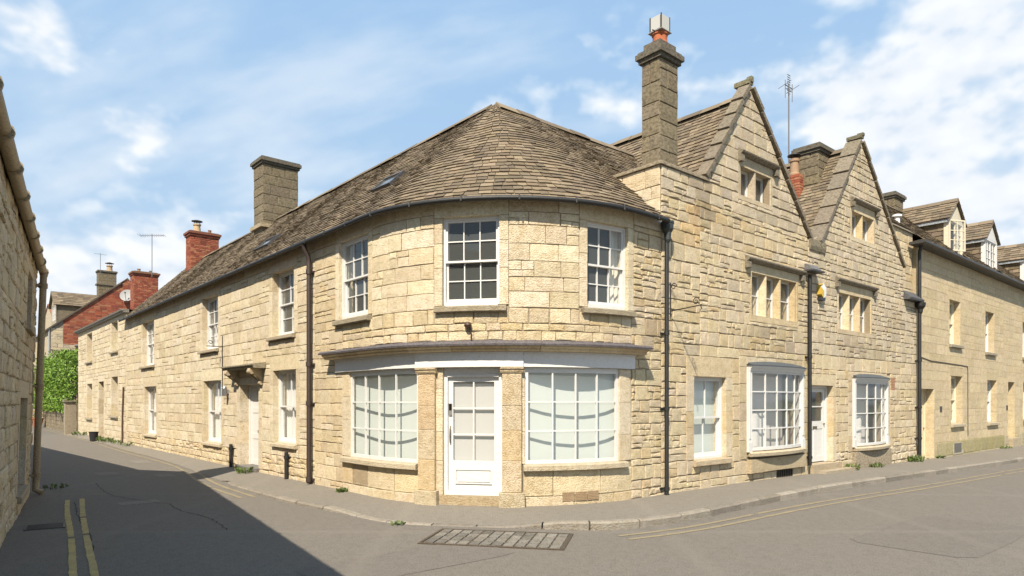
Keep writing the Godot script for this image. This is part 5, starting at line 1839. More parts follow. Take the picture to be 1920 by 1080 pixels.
func terrace(u0: float, u1: float, ops: Array, doors: Array, dorm: Array, label: String, first: bool) -> void:
	var w := FRONT
	var h := thing("terraced_house", label, "building", wp(w, (u0 + u1) / 2, -0.15, 0))
	var pl := [Color(0.61, 0.505, 0.325), Color(0.63, 0.525, 0.345), Color(0.59, 0.485, 0.31)]
	var ash := sty([0.26, 0.33], [0.5, 1.0], 0.05, 0.006, 0.002, 0.004, 0.003, 0.0012, 0.005, pl)
	var base := sty([0.28, 0.36], [0.6, 1.1], 0.0, 0.010, 0.005, 0.05, 0.006, 0.004, 0.012, [Color(0.48, 0.42, 0.27), Color(0.42, 0.37, 0.22), Color(0.5, 0.43, 0.3)])
	var st := []
	var rects := []
	var all := ops + doors
	for o in all:
		rects.append(dressed(st, o, 0.14, 0.3, pl, 0.36, [0.4, 0.8]))
	courses(st, [u0, u1, -0.35, 0.36, base], rects)
	courses(st, [u0, u1, 0.36, 7.0, ash], rects)
	var m := MB.new()
	core(m, w, u0, u1, -0.35, 7.0, all.map(func(o): return [o[0] - 0.02, o[1] + 0.02, o[2] - 0.02, o[3] + 0.02]), 0.4, Color(0.5, 0.415, 0.27), null, -0.008)
	var inset := []
	if first:   # the strip of wall that rises behind the last gable
		var q := line(wp(w, 17.13, 0, -0.12), EA)
		courses(inset, [-2.6, 0.0, 4.6, 7.28, sty([0.2, 0.34], [0.3, 0.6], 0.2, 0.014, 0.006, 0.006, 0.006, 0.004, 0.012, mats.cream)], [])
		core(m, q, -2.6, 0.0, 4.6, 7.28, [], 0.25, mats.c_mortar)
		inset = on(q, inset)
	lay(put(m, "wall", mats.mortar, h), on(w, st) + inset)
	for i in ops.size():
		sash_window(h, w, ops[i], 0.2, 2, 2, 2, ["nets", "half", "sides", "nets"][i % 4], Color(0.66, 0.61, 0.46) if first and i % 2 == 0 else mats.white)
		sill(h, w, ops[i][0] - 0.06, ops[i][1] + 0.12, ops[i][2] - 0.12, ops[i][2] + 0.01, 0.1, 0.24, Color(0.34, 0.3, 0.22) if i < 2 else Color(0.46, 0.4, 0.29))
	for o in doors:
		panel_door(h, w, o, 0.24, Color(0.60, 0.53, 0.38) if first else mats.white)
		m = MB.new()
		wbox(m, w, o[0] - 0.05, o[1] + 0.1, -0.35, o[2] + 0.002, -0.36, 0.08 if first else 0.2, Color(0.46, 0.39, 0.27))
		put(m, "doorstep", mats.stone, h)
	var rf := node("roof", h, wp(w, (u0 + u1) / 2, 7.0, -1))
	var ra := u0 - (2.4 if first else 0.0)
	var at := func(u: float, q: float) -> Vector3:
		return wp(w, u, lerpf(6.86, 9.22, q) - 0.03 * sin(q * PI), lerpf(0.36, -2.1, q))
	var keep := func(u: float, q: float) -> bool:
		for e in dorm:
			if u > e[0] + 0.1 and u < e[1] - 0.1 and q > 0.05 and q < 0.98:
				return false
		return u > u0 or q > 0.2
	lay_tiles(rf, tiles(at, ra, u1, 3.3, [0.2, 0.15], [0.22, 0.44], mats.roofs, keep), 160)
	m = MB.new()
	deck(m, at, ra, u1, 30, 6, 0.015, keep)
	m.quad(at.call(u1, 1.0), at.call(ra, 1.0), wp(w, ra, 6.9, -4.4), wp(w, u1, 6.9, -4.4), mats.c_slate)
	put(m, "roof_boards", mats.slate, rf)
	ridge_caps(rf, [at.call(ra, 1.0), at.call(u1, 1.0)])
	for e in dorm:
		dormer(h, e[0], e[1], e[2])
	m = MB.new()
	prism(m, w, u0 - (0.5 if first else 0.0), u1, [Vector2(-0.05, 6.8), Vector2(0.34, 6.8), Vector2(0.41, 6.83), Vector2(0.41, 6.9), Vector2(0.34, 6.92), Vector2(-0.05, 6.88)], Color(0.06, 0.055, 0.052))
	put(m, "gutter", mats.iron, h)
	m = MB.new()
	rear(m, [wp(w, u1, 0, -4.3), wp(w, u0, 0, -4.3), wp(w, u0, 0, -0.4)], -0.3, 6.9, Color(0.45, 0.42, 0.36))
	m.quad(wp(w, u0, 2.95, -0.4), wp(w, u1, 2.95, -0.4), wp(w, u1, 2.95, -4.3), wp(w, u0, 2.95, -4.3), Color(0.3, 0.24, 0.17))
	m.quad(wp(w, u0, 6.75, -0.4), wp(w, u1, 6.75, -0.4), wp(w, u1, 6.75, -4.3), wp(w, u0, 6.75, -4.3), Color(0.3, 0.24, 0.17))
	put(m, "inner_walls", mats.plain, h)
	if first:
		var old := sty([0.22, 0.3], [0.3, 0.6], 0.0, 0.012, 0.005, 0.006, 0.006, 0.004, 0.012, mats.old)
		stack(h, "chimney", wp(w, 21.3, 8.2, -2.35), EB, 0.9, 0.75, 9.6, old)
		m = MB.new()
		m.lathe(wp(w, 17.05, 7.0, -0.55), [Vector2(0.09, 0), Vector2(0.09, 0.85), Vector2(0.15, 0.87), Vector2(0.15, 0.93), Vector2(0, 0.97)], 14, Color(0.68, 0.68, 0.68))
		put(m, "flue", mats.plain, h)
		# cable clipped to the wall
		m = MB.new()
		var pts := []
		for e in [[17.3, 3.26], [18.4, 3.16], [20.0, 3.14], [21.6, 3.12], [22.35, 3.1], [22.4, 2.9], [22.42, 0.5]]:
			pts.append(wp(w, e[0], e[1], 0.02))
		m.tube(pts, 0.014, 6, Color(0.1, 0.085, 0.065))
		put(m, "cable", mats.plain, h)
		# cellar light in the plinth
		m = MB.new()
		wbox(m, w, 20.6, 21.75, -0.12, 0.3, 0.02, 0.06, Color(0.5, 0.44, 0.33))
		wbox(m, w, 20.7, 21.5, -0.06, 0.28, 0.03, 0.064, Color(0.15, 0.15, 0.135))
		put(m, "cellar_light", mats.stone, h)
	m = MB.new()
	var nu := 19.35 if first else 27.7
	wbox(m, w, nu, nu + 0.2, 1.42, 1.62, -0.01, 0.02, Color(0.05, 0.05, 0.05))
	put(m, "number_plate", mats.plain, h)

# ---------------------------------------------------------------- the other side of the lane, and far houses
func near_house() -> void:
	var nn := Vector3(0.84, 0, -0.54).normalized()
	var w := line(Vector3(-6.68, 0, -8.77), nn, 0.03)
	var h := thing("roadside_house", "rough stone house with tan gutter and leaning front across the narrow lane", "building", wp(w, 0, -0.1, 0))
	var rub := sty([0.17, 0.3], [0.24, 0.6], 0.25, 0.02, 0.012, 0.008, 0.012, 0.007, 0.015, mats.mixed)
	var a := [2.6, 4.4, 0.25, 1.85]
	var b := [3.3, 4.6, 3.15, 4.1]
	var st := []
	var rects := [dressed(st, a, 0.2, 0.3, mats.cream, 0.36), dressed(st, b, 0.16, 0.2, mats.cream, 0.36)]
	courses(st, [-8.0, 6.0, -0.2, 4.5, rub], rects)
	var m := MB.new()
	core(m, w, -8.0, 6.0, -0.3, 4.5, [a, b].map(func(o): return [o[0] - 0.02, o[1] + 0.02, o[2] - 0.02, o[3] + 0.02]), 0.4, mats.c_mortar)
	lay(put(m, "wall", mats.mortar, h), on(w, st))
	for o in [a, b]:
		var win := node("window", h, wp(w, (o[0] + o[1]) / 2, o[2], -0.2))
		var brown := Color(0.13, 0.10, 0.07)
		light(win, w, o[0], (o[0] + o[1]) / 2, o[2], o[3], -0.2, 1, 2, "casement", 0.07, 0.03, brown)
		light(win, w, (o[0] + o[1]) / 2, o[1], o[2], o[3], -0.2, 1, 2, "casement", 0.07, 0.03, brown)
		sill(h, w, o[0] - 0.1, o[1] + 0.1, o[2] - 0.12, o[2] + 0.01, 0.08, 0.3, Color(0.4, 0.34, 0.24))
	# roof, gable ends and back
	var rf := node("roof", h, wp(w, 0, 4.5, -2))
	var at := func(u: float, q: float) -> Vector3:
		return wp(w, u, lerpf(4.48, 7.0, q), lerpf(0.08, -2.8, q) - 0.03 * (lerpf(4.48, 7.0, q) - 4.48))
	m = MB.new()
	deck(m, at, -8.1, 6.2, 2, 2, 0.02)
	m.quad(at.call(6.2, 1.0), at.call(-8.1, 1.0), wp(w, -8.1, 4.5, -5.8), wp(w, 6.1, 4.5, -5.8), mats.c_slate)
	put(m, "roof_boards", mats.slate, rf)
	lay_tiles(rf, tiles(at, -8.1, 6.2, 3.9, [0.24, 0.18], [0.26, 0.5], mats.roofs), 0)
	m = MB.new()
	rear(m, [wp(w, -8.0, 0, 0), wp(w, -8.0, 0, -5.6), wp(w, 6.0, 0, -5.6), wp(w, 6.0, 0, 0)], -0.2, 4.4, Color(0.42, 0.36, 0.26))
	for u in [-8.0, 6.0]:
		m.tri(wp(w, u, 4.4, 0), wp(w, u, 4.4, -5.7), at.call(u, 1.0), Color(0.42, 0.36, 0.26))
		m.tri(wp(w, u, 4.4, 0), at.call(u, 1.0), wp(w, u, 4.4, -5.7), Color(0.42, 0.36, 0.26))
	m.quad(wp(w, -8, 2.6, -0.4), wp(w, 6.0, 2.6, -0.4), wp(w, 6.0, 2.6, -5.6), wp(w, -8, 2.6, -5.6), Color(0.3, 0.24, 0.17))
	put(m, "inner_walls", mats.plain, h)
	var old := sty([0.24, 0.34], [0.3, 0.6], 0.0, 0.012, 0.005, 0.006, 0.006, 0.004, 0.012, mats.old)
	stack(h, "chimney", wp(w, 3.65, 4.6, -0.95), w.t, 0.95, 0.7, 7.3, old)  # unseen stack, added for the notch its shadow makes on the lane
	var tan := Color(0.42, 0.33, 0.2)
	m = MB.new()
	var pts := []
	for i in 14:
		pts.append(wp(w, lerpf(-8.1, 6.3, i / 13.0), 4.5 - 0.04 * (i / 13.0), 0.1))
	m.tube(pts, 0.075, 12, tan)
	for i in 12:
		var p := wp(w, lerpf(-7.6, 5.9, i / 11.0), 4.47, 0.12)
		m.tube([p - w.t * 0.03, p + w.t * 0.03], 0.083, 12, tan * 0.8)
	put(m, "gutter", mats.iron, h)
	m = MB.new()
	m.tube([wp(w, 5.7, 4.42, 0.12), wp(w, 5.7, 4.2, 0.12), wp(w, 5.7, 0.25, 0.12), wp(w, 5.7, 0.0, 0.12), wp(w, 5.65, -0.06, 0.24)], 0.062, 12, tan)
	for y in [0.3, 2.1, 4.15]:
		m.tube([wp(w, 5.7, y - 0.05, 0.12), wp(w, 5.7, y + 0.05, 0.12)], 0.08, 12, tan * 0.85)
		wbox(m, w, 5.59, 5.81, y - 0.02, y + 0.02, -0.03, 0.08, tan * 0.85)
	put(m, "rainwater_pipe", mats.iron, h)

func plain_house(h: Node3D, p: Vector3, q: Vector3, depth: float, eaves: float, ridge: float, wall: Color, roof: Color, roof_mat: Material) -> void:
	# front from p to q (right seen from outside), a pitched roof, gable ends
	var t := (q - p).normalized()
	var nn := t.cross(UP)
	var m := MB.new()
	var b := -nn * depth
	var e := UP * eaves
	var c := [p, q, q + b, p + b]
	for i in 4:
		m.quad(c[i] - UP * 0.3, c[(i + 1) % 4] - UP * 0.3, c[(i + 1) % 4] + e, c[i] + e, wall)
	var r0 := p + b / 2 + UP * ridge
	var r1 := q + b / 2 + UP * ridge
	m.tri(q + e, q + b + e, r1, wall)
	m.tri(p + b + e, p + e, r0, wall)
	put(m, "wall", mats.stone, h)
	m = MB.new()
	var o := nn * 0.2 - UP * 0.12
	for s in [[p + e + o - t * 0.1, q + e + o + t * 0.1, r1 + t * 0.1, r0 - t * 0.1], [q + b + e - nn * 0.2 - UP * 0.12 + t * 0.1, p + b + e - nn * 0.2 - UP * 0.12 - t * 0.1, r0 - t * 0.1, r1 + t * 0.1]]:
		var up: Vector3 = (s[1] - s[0]).cross(s[3] - s[0]).normalized() * 0.1
		m.quad(s[0] + up, s[1] + up, s[2] + up, s[3] + up, roof)
		m.quad(s[3], s[2], s[1], s[0], roof)
		m.quad(s[0], s[1], s[1] + up, s[0] + up, roof)
		m.quad(s[1], s[2], s[2] + up, s[1] + up, roof)
		m.quad(s[3], s[0], s[0] + up, s[3] + up, roof)
	put(m, "roof", roof_mat, h)

func far_houses() -> void:
	# the house whose eaves shade the lane beyond the first one
	var h := thing("lane_house", "stone house further up the lane behind the leaning one", "building", Vector3(-17, -0.1, -22))
	plain_house(h, Vector3(-11.6, 0, -14.6), Vector3(-23.0, 0, -26.1), 5.5, 4.5, 7.0, Color(0.42, 0.35, 0.25), Color(0.15, 0.12, 0.09), mats.slate)
	# brick gable end beyond the cottage, its front and dormer towards the lane
	var p := Vector3(-37.07, 0, -54.0)
	h = thing("brick_gabled_house", "house with red brick gable end and slated dormer above the green hedge", "building", p)
	var g := line(p, EA)      # u = 0 at the lane corner, growing away from the lane
	var lim := func(v: float) -> Vector2:
		if v < 7.72:
			return Vector2(0.85, 10.9)
		return Vector2(maxf(0.85, (v - 7.72) / 0.833), 10.9 - (v - 7.72) / 0.833)
	var m := MB.new()
	core(m, g, 0.0, 10.9, 0.0, 12.2, [], 0.3, Color(0.33, 0.26, 0.2), func(v: float) -> Vector2:
		return Vector2(0, 10.9) if v < 7.72 else Vector2((v - 7.72) / 0.833, 10.9 - (v - 7.72) / 0.833))
	var wall := put(m, "wall", mats.mortar, h)
	var st := []
	courses(st, [0.85, 10.9, 6.4, 12.2, sty([0.15, 0.155], [0.42, 0.47], 0.0, 0.02, 0.004, 0.004, 0.004, 0.002, 0.004, mats.bricks)], [], lim)
	var qs := []
	courses(qs, [0.0, 0.85, 0.0, 7.7, sty([0.28, 0.4], [0.4, 0.8], 0.2, 0.02, 0.008, 0.01, 0.008, 0.005, 0.01, mats.grey)], [])
	courses(qs, [0.85, 10.9, 3.0, 6.4, sty([0.28, 0.4], [0.4, 0.8], 0.2, 0.02, 0.008, 0.01, 0.008, 0.005, 0.01, mats.grey)], [])
	lay(wall, on(g, st), "brick", "bricks", mats.brick, 0)
	lay(wall, on(g, qs), "stone", "small_stones", mats.stone, 30)
	m = MB.new()
	wbox(m, g, 1.6, 5.0, 6.32, 6.42, -0.05, 0.5, Color(0.4, 0.41, 0.43))
	put(m, "lead_ledge", mats.lead, h)
	var fr := line(p, -EB)    # front on the lane: u grows towards the corner, so it is negative here
	m = MB.new()
	core(m, fr, -14.0, 0.0, -0.2, 7.7, [[-5.2, -3.9, 4.2, 5.7], [-5.2, -3.9, 1.0, 2.6]], 0.3, Color(0.52, 0.44, 0.31))
	rear(m, [p - EA * 14.0, p - EA * 14.0 + EB * 10.9, p + EB * 10.9], 0.0, 7.6, Color(0.45, 0.4, 0.3))
	put(m, "front_wall", mats.stone, h)
	for o in [[-5.2, -3.9, 4.2, 5.7], [-5.2, -3.9, 1.0, 2.6]]:
		sash_window(h, fr, o, 0.1, 2, 1, 1, "")
	var rf := node("roof", h, p + EB * 5 + UP * 8)
	var at := func(x: float, q: float) -> Vector3:   # the lane slope; x towards the corner
		return p - EB * 0.25 + EB * 5.7 * q + EA * x + UP * lerpf(7.55, 12.27, q)
	m = MB.new()
	deck(m, at, -14.0, 0.05, 2, 2, 0.02)
	m.quad(at.call(0.05, 1.0), at.call(-14.0, 1.0), p - EA * 14 + EB * 11.1 + UP * 7.5, p + EA * 0.05 + EB * 11.1 + UP * 7.5, mats.c_slate)
	put(m, "roof_boards", mats.slate, rf)
	lay_tiles(rf, tiles(at, -14.0, 0.05, 7.5, [0.28, 0.22], [0.35, 0.6], mats.roofs), 40)
	ridge_caps(rf, [at.call(-14.0, 1.0), at.call(0.05, 1.0)])
	m = MB.new()
	for i in 12:
		var a: Vector3 = at.call(0.0, i / 12.0)
		var b: Vector3 = at.call(0.0, (i + 1) / 12.0)
		m.box(a - UP * 0.08, EA * 0.12, UP * 0.14, a - b, Color(0.12, 0.1, 0.08))
	put(m, "verge", mats.slate, rf)
	# dormer on the lane slope
	var dn := node("dormer", h, p - EA * 2.2 + EB * 0.5 + UP * 8.3)
	m = MB.new()
	var f := line(p + EB * 0.45, -EB)
	var cr := Color(0.4, 0.36, 0.29)
	core(m, f, -3.7, -0.7, 8.0, 9.75, [[-3.2, -1.2, 8.5, 9.6]], 0.15, cr)
	m.tri(wp(f, -3.7, 9.75, 0), wp(f, -0.7, 9.75, 0), wp(f, -2.2, 10.85, 0), cr)
	m.quad(wp(f, -0.7, 7.9, 0), wp(f, -0.7, 7.9, -3.6), wp(f, -0.7, 9.75, -3.6), wp(f, -0.7, 9.75, 0), Color(0.2, 0.17, 0.12))
	put(m, "dormer_front", mats.stone, dn)
	light(dn, f, -3.2, -2.2, 8.5, 9.6, -0.03, 2, 2, "casement", 0.07, 0.04)
	light(dn, f, -2.2, -1.2, 8.5, 9.6, -0.03, 2, 2, "casement", 0.07, 0.04)
	var l1 := func(x: float, q: float) -> Vector3:   # slope towards the corner
		return wp(f, lerpf(-0.5, -2.2, q), lerpf(9.65, 10.9, q), lerpf(0.2, -4.2, x))
	var l2 := func(x: float, q: float) -> Vector3:
		return wp(f, lerpf(-3.9, -2.2, q), lerpf(9.65, 10.9, q), lerpf(-4.2, 0.2, x))
	lay_tiles(dn, tiles(l1, 0.0, 1.0, 2.1, [0.28, 0.24], [0.35, 0.55], mats.roofs) + tiles(l2, 0.0, 1.0, 2.1, [0.28, 0.24], [0.35, 0.55], mats.roofs), 20)
	m = MB.new()
	deck(m, l1, 0.0, 1.0, 1, 1, 0.02)
	deck(m, l2, 0.0, 1.0, 1, 1, 0.02)
	put(m, "roof_boards", mats.slate, dn)
	var old := sty([0.26, 0.36], [0.4, 0.8], 0.0, 0.015, 0.005, 0.006, 0.006, 0.004, 0.012, mats.old)
	var cp := p + EB * 5.45 - EA * 9.0
	var ch := stack(h, "chimney", cp + UP * 11.0, EB, 1.5, 0.9, 14.0, old, true, null, 10)
	m = MB.new()
	m.cbox(cp + UP * 12.9, Vector3(1.75, 0.14, 1.1), EB, EA, Color(0.22, 0.19, 0.14))
	put(m, "string_course", mats.weathered, ch)
	pot(ch, cp + UP * 14.2 + EB * 0.25, 0.26, 0.6, Color(0.5, 0.36, 0.22))
	m = MB.new()
	m.tube([p + UP * 7.6 - EB * 0.1, p - EB * 0.1], 0.07, 8, Color(0.4, 0.42, 0.44))
	put(m, "rainwater_pipe", mats.iron, h)
	# a red roof far up the lane
	h = thing("red_roofed_house", "distant house with weathered red tile roof up the lane", "building", Vector3(-59, -0.1, -82))
	plain_house(h, Vector3(-53.5, 0, -79), Vector3(-53.5, 0, -89) + Vector3(10, 0, 0), 9.0, 10.2, 13.6, Color(0.5, 0.43, 0.32), Color(0.3, 0.13, 0.08), mats.clay)

# ---------------------------------------------------------------- small things
func leaf(m: MB, at: Vector3, dir: Vector3, up: Vector3, l: float, wd: float, col: Color) -> void:
	var s := dir.cross(up).normalized() * wd / 2
	m.tri(at, at + dir * l * 0.5 + s, at + dir * l, col)
	m.tri(at, at + dir * l, at + dir * l * 0.5 - s, col)

func ball_dir() -> Vector3:
	while true:
		var v := Vector3(rnd(-1, 1), rnd(-1, 1), rnd(-1, 1))
		if v.length() < 1 and v.length() > 0.05:
			return v.normalized()
	return UP

func hedge() -> void:
	var w := FRONT
	var wall := thing("garden_wall", "low mossy stone wall under the hedge beyond the cottage", "wall", wp(w, -44, -0.1, 0.1))
	var st := []
	courses(st, [-52.0, -36.6, -0.2, 1.6, sty([0.18, 0.3], [0.3, 0.7], 0.2, 0.02, 0.01, 0.008, 0.01, 0.006, 0.014, mats.old)], [])
	var m := MB.new()
	core(m, w, -52.0, -36.6, -0.2, 1.6, [], 0.35, Color(0.25, 0.21, 0.15))
	lay(put(m, "wall_core", mats.mortar, wall), on(w, st), "stone", "small_stones", mats.stone, 60)
	m = MB.new()
	wbox(m, w, -52.0, -36.6, 1.6, 1.68, -0.38, 0.06, Color(0.25, 0.22, 0.16))
	put(m, "coping", mats.weathered, wall)
	var pier := thing("gate_pier", "squat stone gate pier at the end of the cottage", "gate pier", wp(w, -36.9, -0.1, 0.25))
	m = MB.new()
	wbox(m, w, -37.2, -36.65, -0.2, 1.75, 0.02, 0.55, Color(0.34, 0.29, 0.21))
	put(m, "shaft", mats.stone, pier)
	m = MB.new()
	wbox(m, w, -37.28, -36.57, 1.75, 1.84, -0.02, 0.62, Color(0.27, 0.24, 0.17))
	m.quad(wp(w, -37.28, 1.84, 0.62), wp(w, -36.57, 1.84, 0.62), wp(w, -36.92, 2.0, 0.3), wp(w, -36.93, 2.0, 0.3), Color(0.27, 0.24, 0.17))
	put(m, "cap", mats.weathered, pier)
	# the hedge: an uneven mass of small leaves over dark stems
	var h := thing("hedge", "tall bright green clipped hedge over a low stone wall", "hedge", wp(w, -45, 1.6, -0.7))
	var f := FastNoiseLite.new()
	f.seed = 4
	f.frequency = 0.55
	m = MB.new()
	var stem := MB.new()
	for i in 26:
		var u := lerpf(-53, -38, i / 25.0) + rnd(-0.2, 0.2)
		var a := wp(w, u, 1.3, rnd(-1.0, -0.4))
		stem.tube([a, a + Vector3(rnd(-0.3, 0.3), 1.5, rnd(-0.3, 0.3)), a + Vector3(rnd(-0.6, 0.6), 2.9, rnd(-0.6, 0.6))], 0.05, 5, Color(0.06, 0.045, 0.03), 0.015)
	put(stem, "stems", mats.plain, h)
	for i in 26000:
		var u := rnd(-54.2, -37.6)
		var top := 4.75 + 0.9 * f.get_noise_2d(u * 1.4, 3.0) - 0.9 * smoothstep(-39.5, -37.6, u) - 0.6 * smoothstep(-52.5, -54.2, u)
		var v := rnd(1.15, top)
		var rel := (v - 1.15) / (top - 1.15)
		var front := 0.35 + 0.75 * f.get_noise_2d(u * 2.0, v * 2.0) - 0.55 * pow(rel, 5.0)
		var d := front - absf(rng.randfn(0.0, 0.22))
		if rng.randf() < 0.2:
			d = rnd(-1.7, front)
			v = top - absf(rng.randfn(0.0, 0.15))
		var dir := (ball_dir() + UP * 0.3).normalized()
		var k := rnd(0.55, 1.35)
		leaf(m, wp(w, u, v, d), dir, ball_dir(), rnd(0.1, 0.17), rnd(0.06, 0.1), Color(0.12 * k, 0.215 * k * rnd(0.9, 1.1), 0.018 * k))
	var fo := put(m, "foliage", mats.leaf, h)
	fo.set_meta("kind", "stuff")
	# a terracotta pot with an orange flowering plant by the wall
	var at := wp(w, -50.3, -0.1, 0.5)
	var pt := thing("flower_pot", "small terracotta pot with orange flowers below the hedge", "flower pot", at)
	m = MB.new()
	m.lathe(at, [Vector2(0, 0), Vector2(0.25, 0), Vector2(0.36, 0.55), Vector2(0.4, 0.6), Vector2(0.4, 0.66), Vector2(0.33, 0.66), Vector2(0, 0.6)], 16, Color(0.42, 0.16, 0.08))
	put(m, "pot", mats.clay, pt)
	m = MB.new()
	for i in 260:
		var dd := ball_dir()
		dd.y = absf(dd.y)
		var c := Color(0.06, 0.11, 0.025) if rng.randf() < 0.65 else Color(0.55, 0.14, 0.02)
		leaf(m, at + UP * 0.65 + dd * Vector3(0.45, 0.8, 0.45) * rnd(0.3, 1.0), ball_dir(), ball_dir(), 0.12, 0.08, c)
	put(m, "plant", mats.leaf, pt)

func tuft(at: Vector3, r: float, hgt: float, n: int, label: String) -> void:
	var m := MB.new()
	for i in n:
		var an := rng.randf() * TAU
		var o := Vector3(cos(an), 0, sin(an)) * r * sqrt(rng.randf())
		var lean := (Vector3(cos(an), 0, sin(an)) * rnd(0.1, 0.8) + UP).normalized()
		var k := rnd(0.6, 1.3)
		var col := Color(0.085 * k, 0.125 * k, 0.028 * k)
		var l := hgt * rnd(0.4, 1.0)
		if rng.randf() < 0.6:
			leaf(m, at + o, lean, ball_dir(), l, l * rnd(0.12, 0.3), col)
		else:
			leaf(m, at + o + lean * l * 0.6, (lean + ball_dir() * 0.9).normalized(), ball_dir(), 0.06 + hgt * 0.15, 0.05, col)
	tag(put(m, "weed", mats.leaf), label, "weed", "weeds along the foot of the walls")

func antenna(at: Vector3, top: float, boom: Vector3, nel: int, label: String) -> void:
	var o := thing("tv_antenna", label, "antenna", at)
	var col := Color(0.13, 0.13, 0.14)
	var m := MB.new()
	var t := Vector3(at.x, top, at.z)
	m.tube([at, t], 0.022, 8, col)
	put(m, "mast", mats.plain, o)
	m = MB.new()
	var b := t - UP * 0.1
	m.tube([b - boom * 0.5, b + boom * 0.5], 0.014, 6, col)
	var s := boom.cross(UP).normalized() if absf(boom.normalized().y) < 0.9 else EB
	if absf(boom.normalized().y) < 0.9:
		for i in nel:
			var q := b + boom * (float(i) / (nel - 1) - 0.5)
			var l := 0.28 if i > 1 else 0.42
			m.tube([q - s * l * 0.5 - UP * 0.06, q + s * l * 0.5 + UP * 0.06], 0.008, 5, col)
	put(m, "aerial", mats.plain, o)

func small_things() -> void:
	var w := FRONT
	# paved inspection cover in the road
	var mid := Vector3(-0.19, 0, -9.25)
	var x := Vector3(0.979, 0, 0.203)
	var y := UP.cross(x)          # towards the shop
	var cv := thing("inspection_cover", "large rusty framed cover filled with small setts in the road before the shop", "manhole cover", drop(mid, 0))
	var fr := MB.new()
	var rust := Color(0.085, 0.06, 0.042)
	for s in [-1.0, 1.0]:
		fr.cbox(drop(mid - y * 0.51 * s, 0.004), Vector3(1.96, 0.022, 0.04), x, -y, rust)
		fr.cbox(drop(mid + x * 0.96 * s, 0.004), Vector3(0.04, 0.022, 0.98), x, -y, rust)
	for s in [-0.32, 0.32]:
		fr.cbox(drop(mid + x * s, 0.003), Vector3(0.03, 0.02, 0.98), x, -y, rust)
	fr.cbox(drop(mid, 0.001), Vector3(1.9, 0.006, 1.0), x, -y, Color(0.115, 0.095, 0.075))
	put(fr, "frame", mats.iron, cv)
	for i in 12:
		for j in 4:
			var m := MB.new()
			var c := drop(mid + x * (i - 5.5) * 0.155 + y * (j - 1.5) * 0.24, 0.007 + rnd(0, 0.003))
			var k := rnd(0.7, 1.35)
			m.cbox(c, Vector3(0.128, 0.014, 0.195), x, -y, Color(0.2 * k, 0.185 * k, 0.16 * k))
			put(m, "sett", mats.stone, cv)
	# gully grating by the leaning house
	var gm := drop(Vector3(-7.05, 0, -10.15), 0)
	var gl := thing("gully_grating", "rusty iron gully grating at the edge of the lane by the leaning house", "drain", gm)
	var t := Vector3(-0.54, 0, -0.84).normalized()
	var s2 := t.cross(UP)
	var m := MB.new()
	m.cbox(gm + UP * 0.002, Vector3(0.46, 0.008, 0.46), t, s2, Color(0.1, 0.088, 0.072))  # flat silt-coloured sheet; its dark tone stands in for the shaded hollow
	put(m, "dark_pit_sheet", mats.iron, gl)
	m = MB.new()
	for i in 7:
		m.cbox(gm + UP * 0.008 + t * (i - 3) * 0.07, Vector3(0.03, 0.014, 0.46), t, s2, Color(0.06, 0.045, 0.035))
	for sg in [-1.0, 1.0]:
		m.cbox(gm + UP * 0.006 + s2 * 0.24 * sg, Vector3(0.5, 0.016, 0.03), t, s2, Color(0.06, 0.045, 0.035))
	put(m, "bars", mats.iron, gl)
	# sign bracket on the gabled house, scrolled iron
	var sb := thing("sign_bracket", "empty scrolled iron sign bracket on the gabled house wall", "bracket", wp(w, 3.86, 3.5, 0))
	m = MB.new()
	var ic := Color(0.02, 0.018, 0.016)
	m.tube([wp(w, 3.86, 3.45, 0.025), wp(w, 3.86, 4.1, 0.025)], 0.014, 8, ic)
	m.tube([wp(w, 3.86, 3.55, 0.02), wp(w, 3.86, 3.6, 0.72)], 0.011, 8, ic)
	put(m, "arm", mats.iron, sb)
	m = MB.new()
	for e in [[0.1, 4.02, 0.07], [0.6, 3.68, 0.08]]:
		var pts := []
		for i in 18:
			var an := i * 0.5
			var r: float = e[2] * (1.0 - i / 22.0)
			pts.append(wp(w, 3.86, e[1] + r * sin(an), e[0] + r * cos(an)))
		m.tube(pts, 0.008, 6, ic)
	m.tube([wp(w, 3.86, 3.6, 0.70), wp(w, 3.86, 3.53, 0.72), wp(w, 3.86, 3.5, 0.69)], 0.01, 6, ic)
	put(m, "scrolls", mats.iron, sb)
	# small bracket and lamp by the hooded door
	var b2 := thing("hanging_bracket", "small wrought iron hanging bracket above the lamp beside the door hood", "bracket", wp(w, -11.3, 3.2, 0))
	m = MB.new()
	m.tube([wp(w, -11.25, 2.2, 0.02), wp(w, -11.25, 3.65, 0.02)], 0.012, 6, ic)
	m.tube([wp(w, -11.25, 3.35, 0.02), wp(w, -11.25, 3.35, 0.45)], 0.012, 6, ic)
	var pts2 := []
	for i in 14:
		var r := 0.07 * (1.0 - i / 18.0)
		pts2.append(wp(w, -11.25, 3.45 + r * sin(i * 0.5), 0.34 + r * cos(i * 0.5)))
	m.tube(pts2, 0.01, 6, ic)
	put(m, "arm", mats.iron, b2)
	var lp := thing("wall_lamp", "grey cylindrical wall lamp beside the hooded door", "lamp", wp(w, -10.75, 2.0, 0))
	m = MB.new()
	wbox(m, w, -10.8, -10.7, 2.0, 2.12, -0.02, 0.06, Color(0.2, 0.2, 0.2))
	put(m, "mount", mats.plain, lp)
	m = MB.new()
	m.lathe(wp(w, -10.75, 1.94, 0.12), [Vector2(0, 0), Vector2(0.07, 0), Vector2(0.07, 0.22), Vector2(0.05, 0.26), Vector2(0, 0.27)], 12, Color(0.3, 0.3, 0.3))
	put(m, "shade", mats.metal, lp)
	# corroded lamp stub over the shop cornice
	var ls := thing("lamp_stub", "rusty remains of a lamp fitting on the wall above the shop cornice", "lamp", wp(w, -0.45, 2.95, 0))
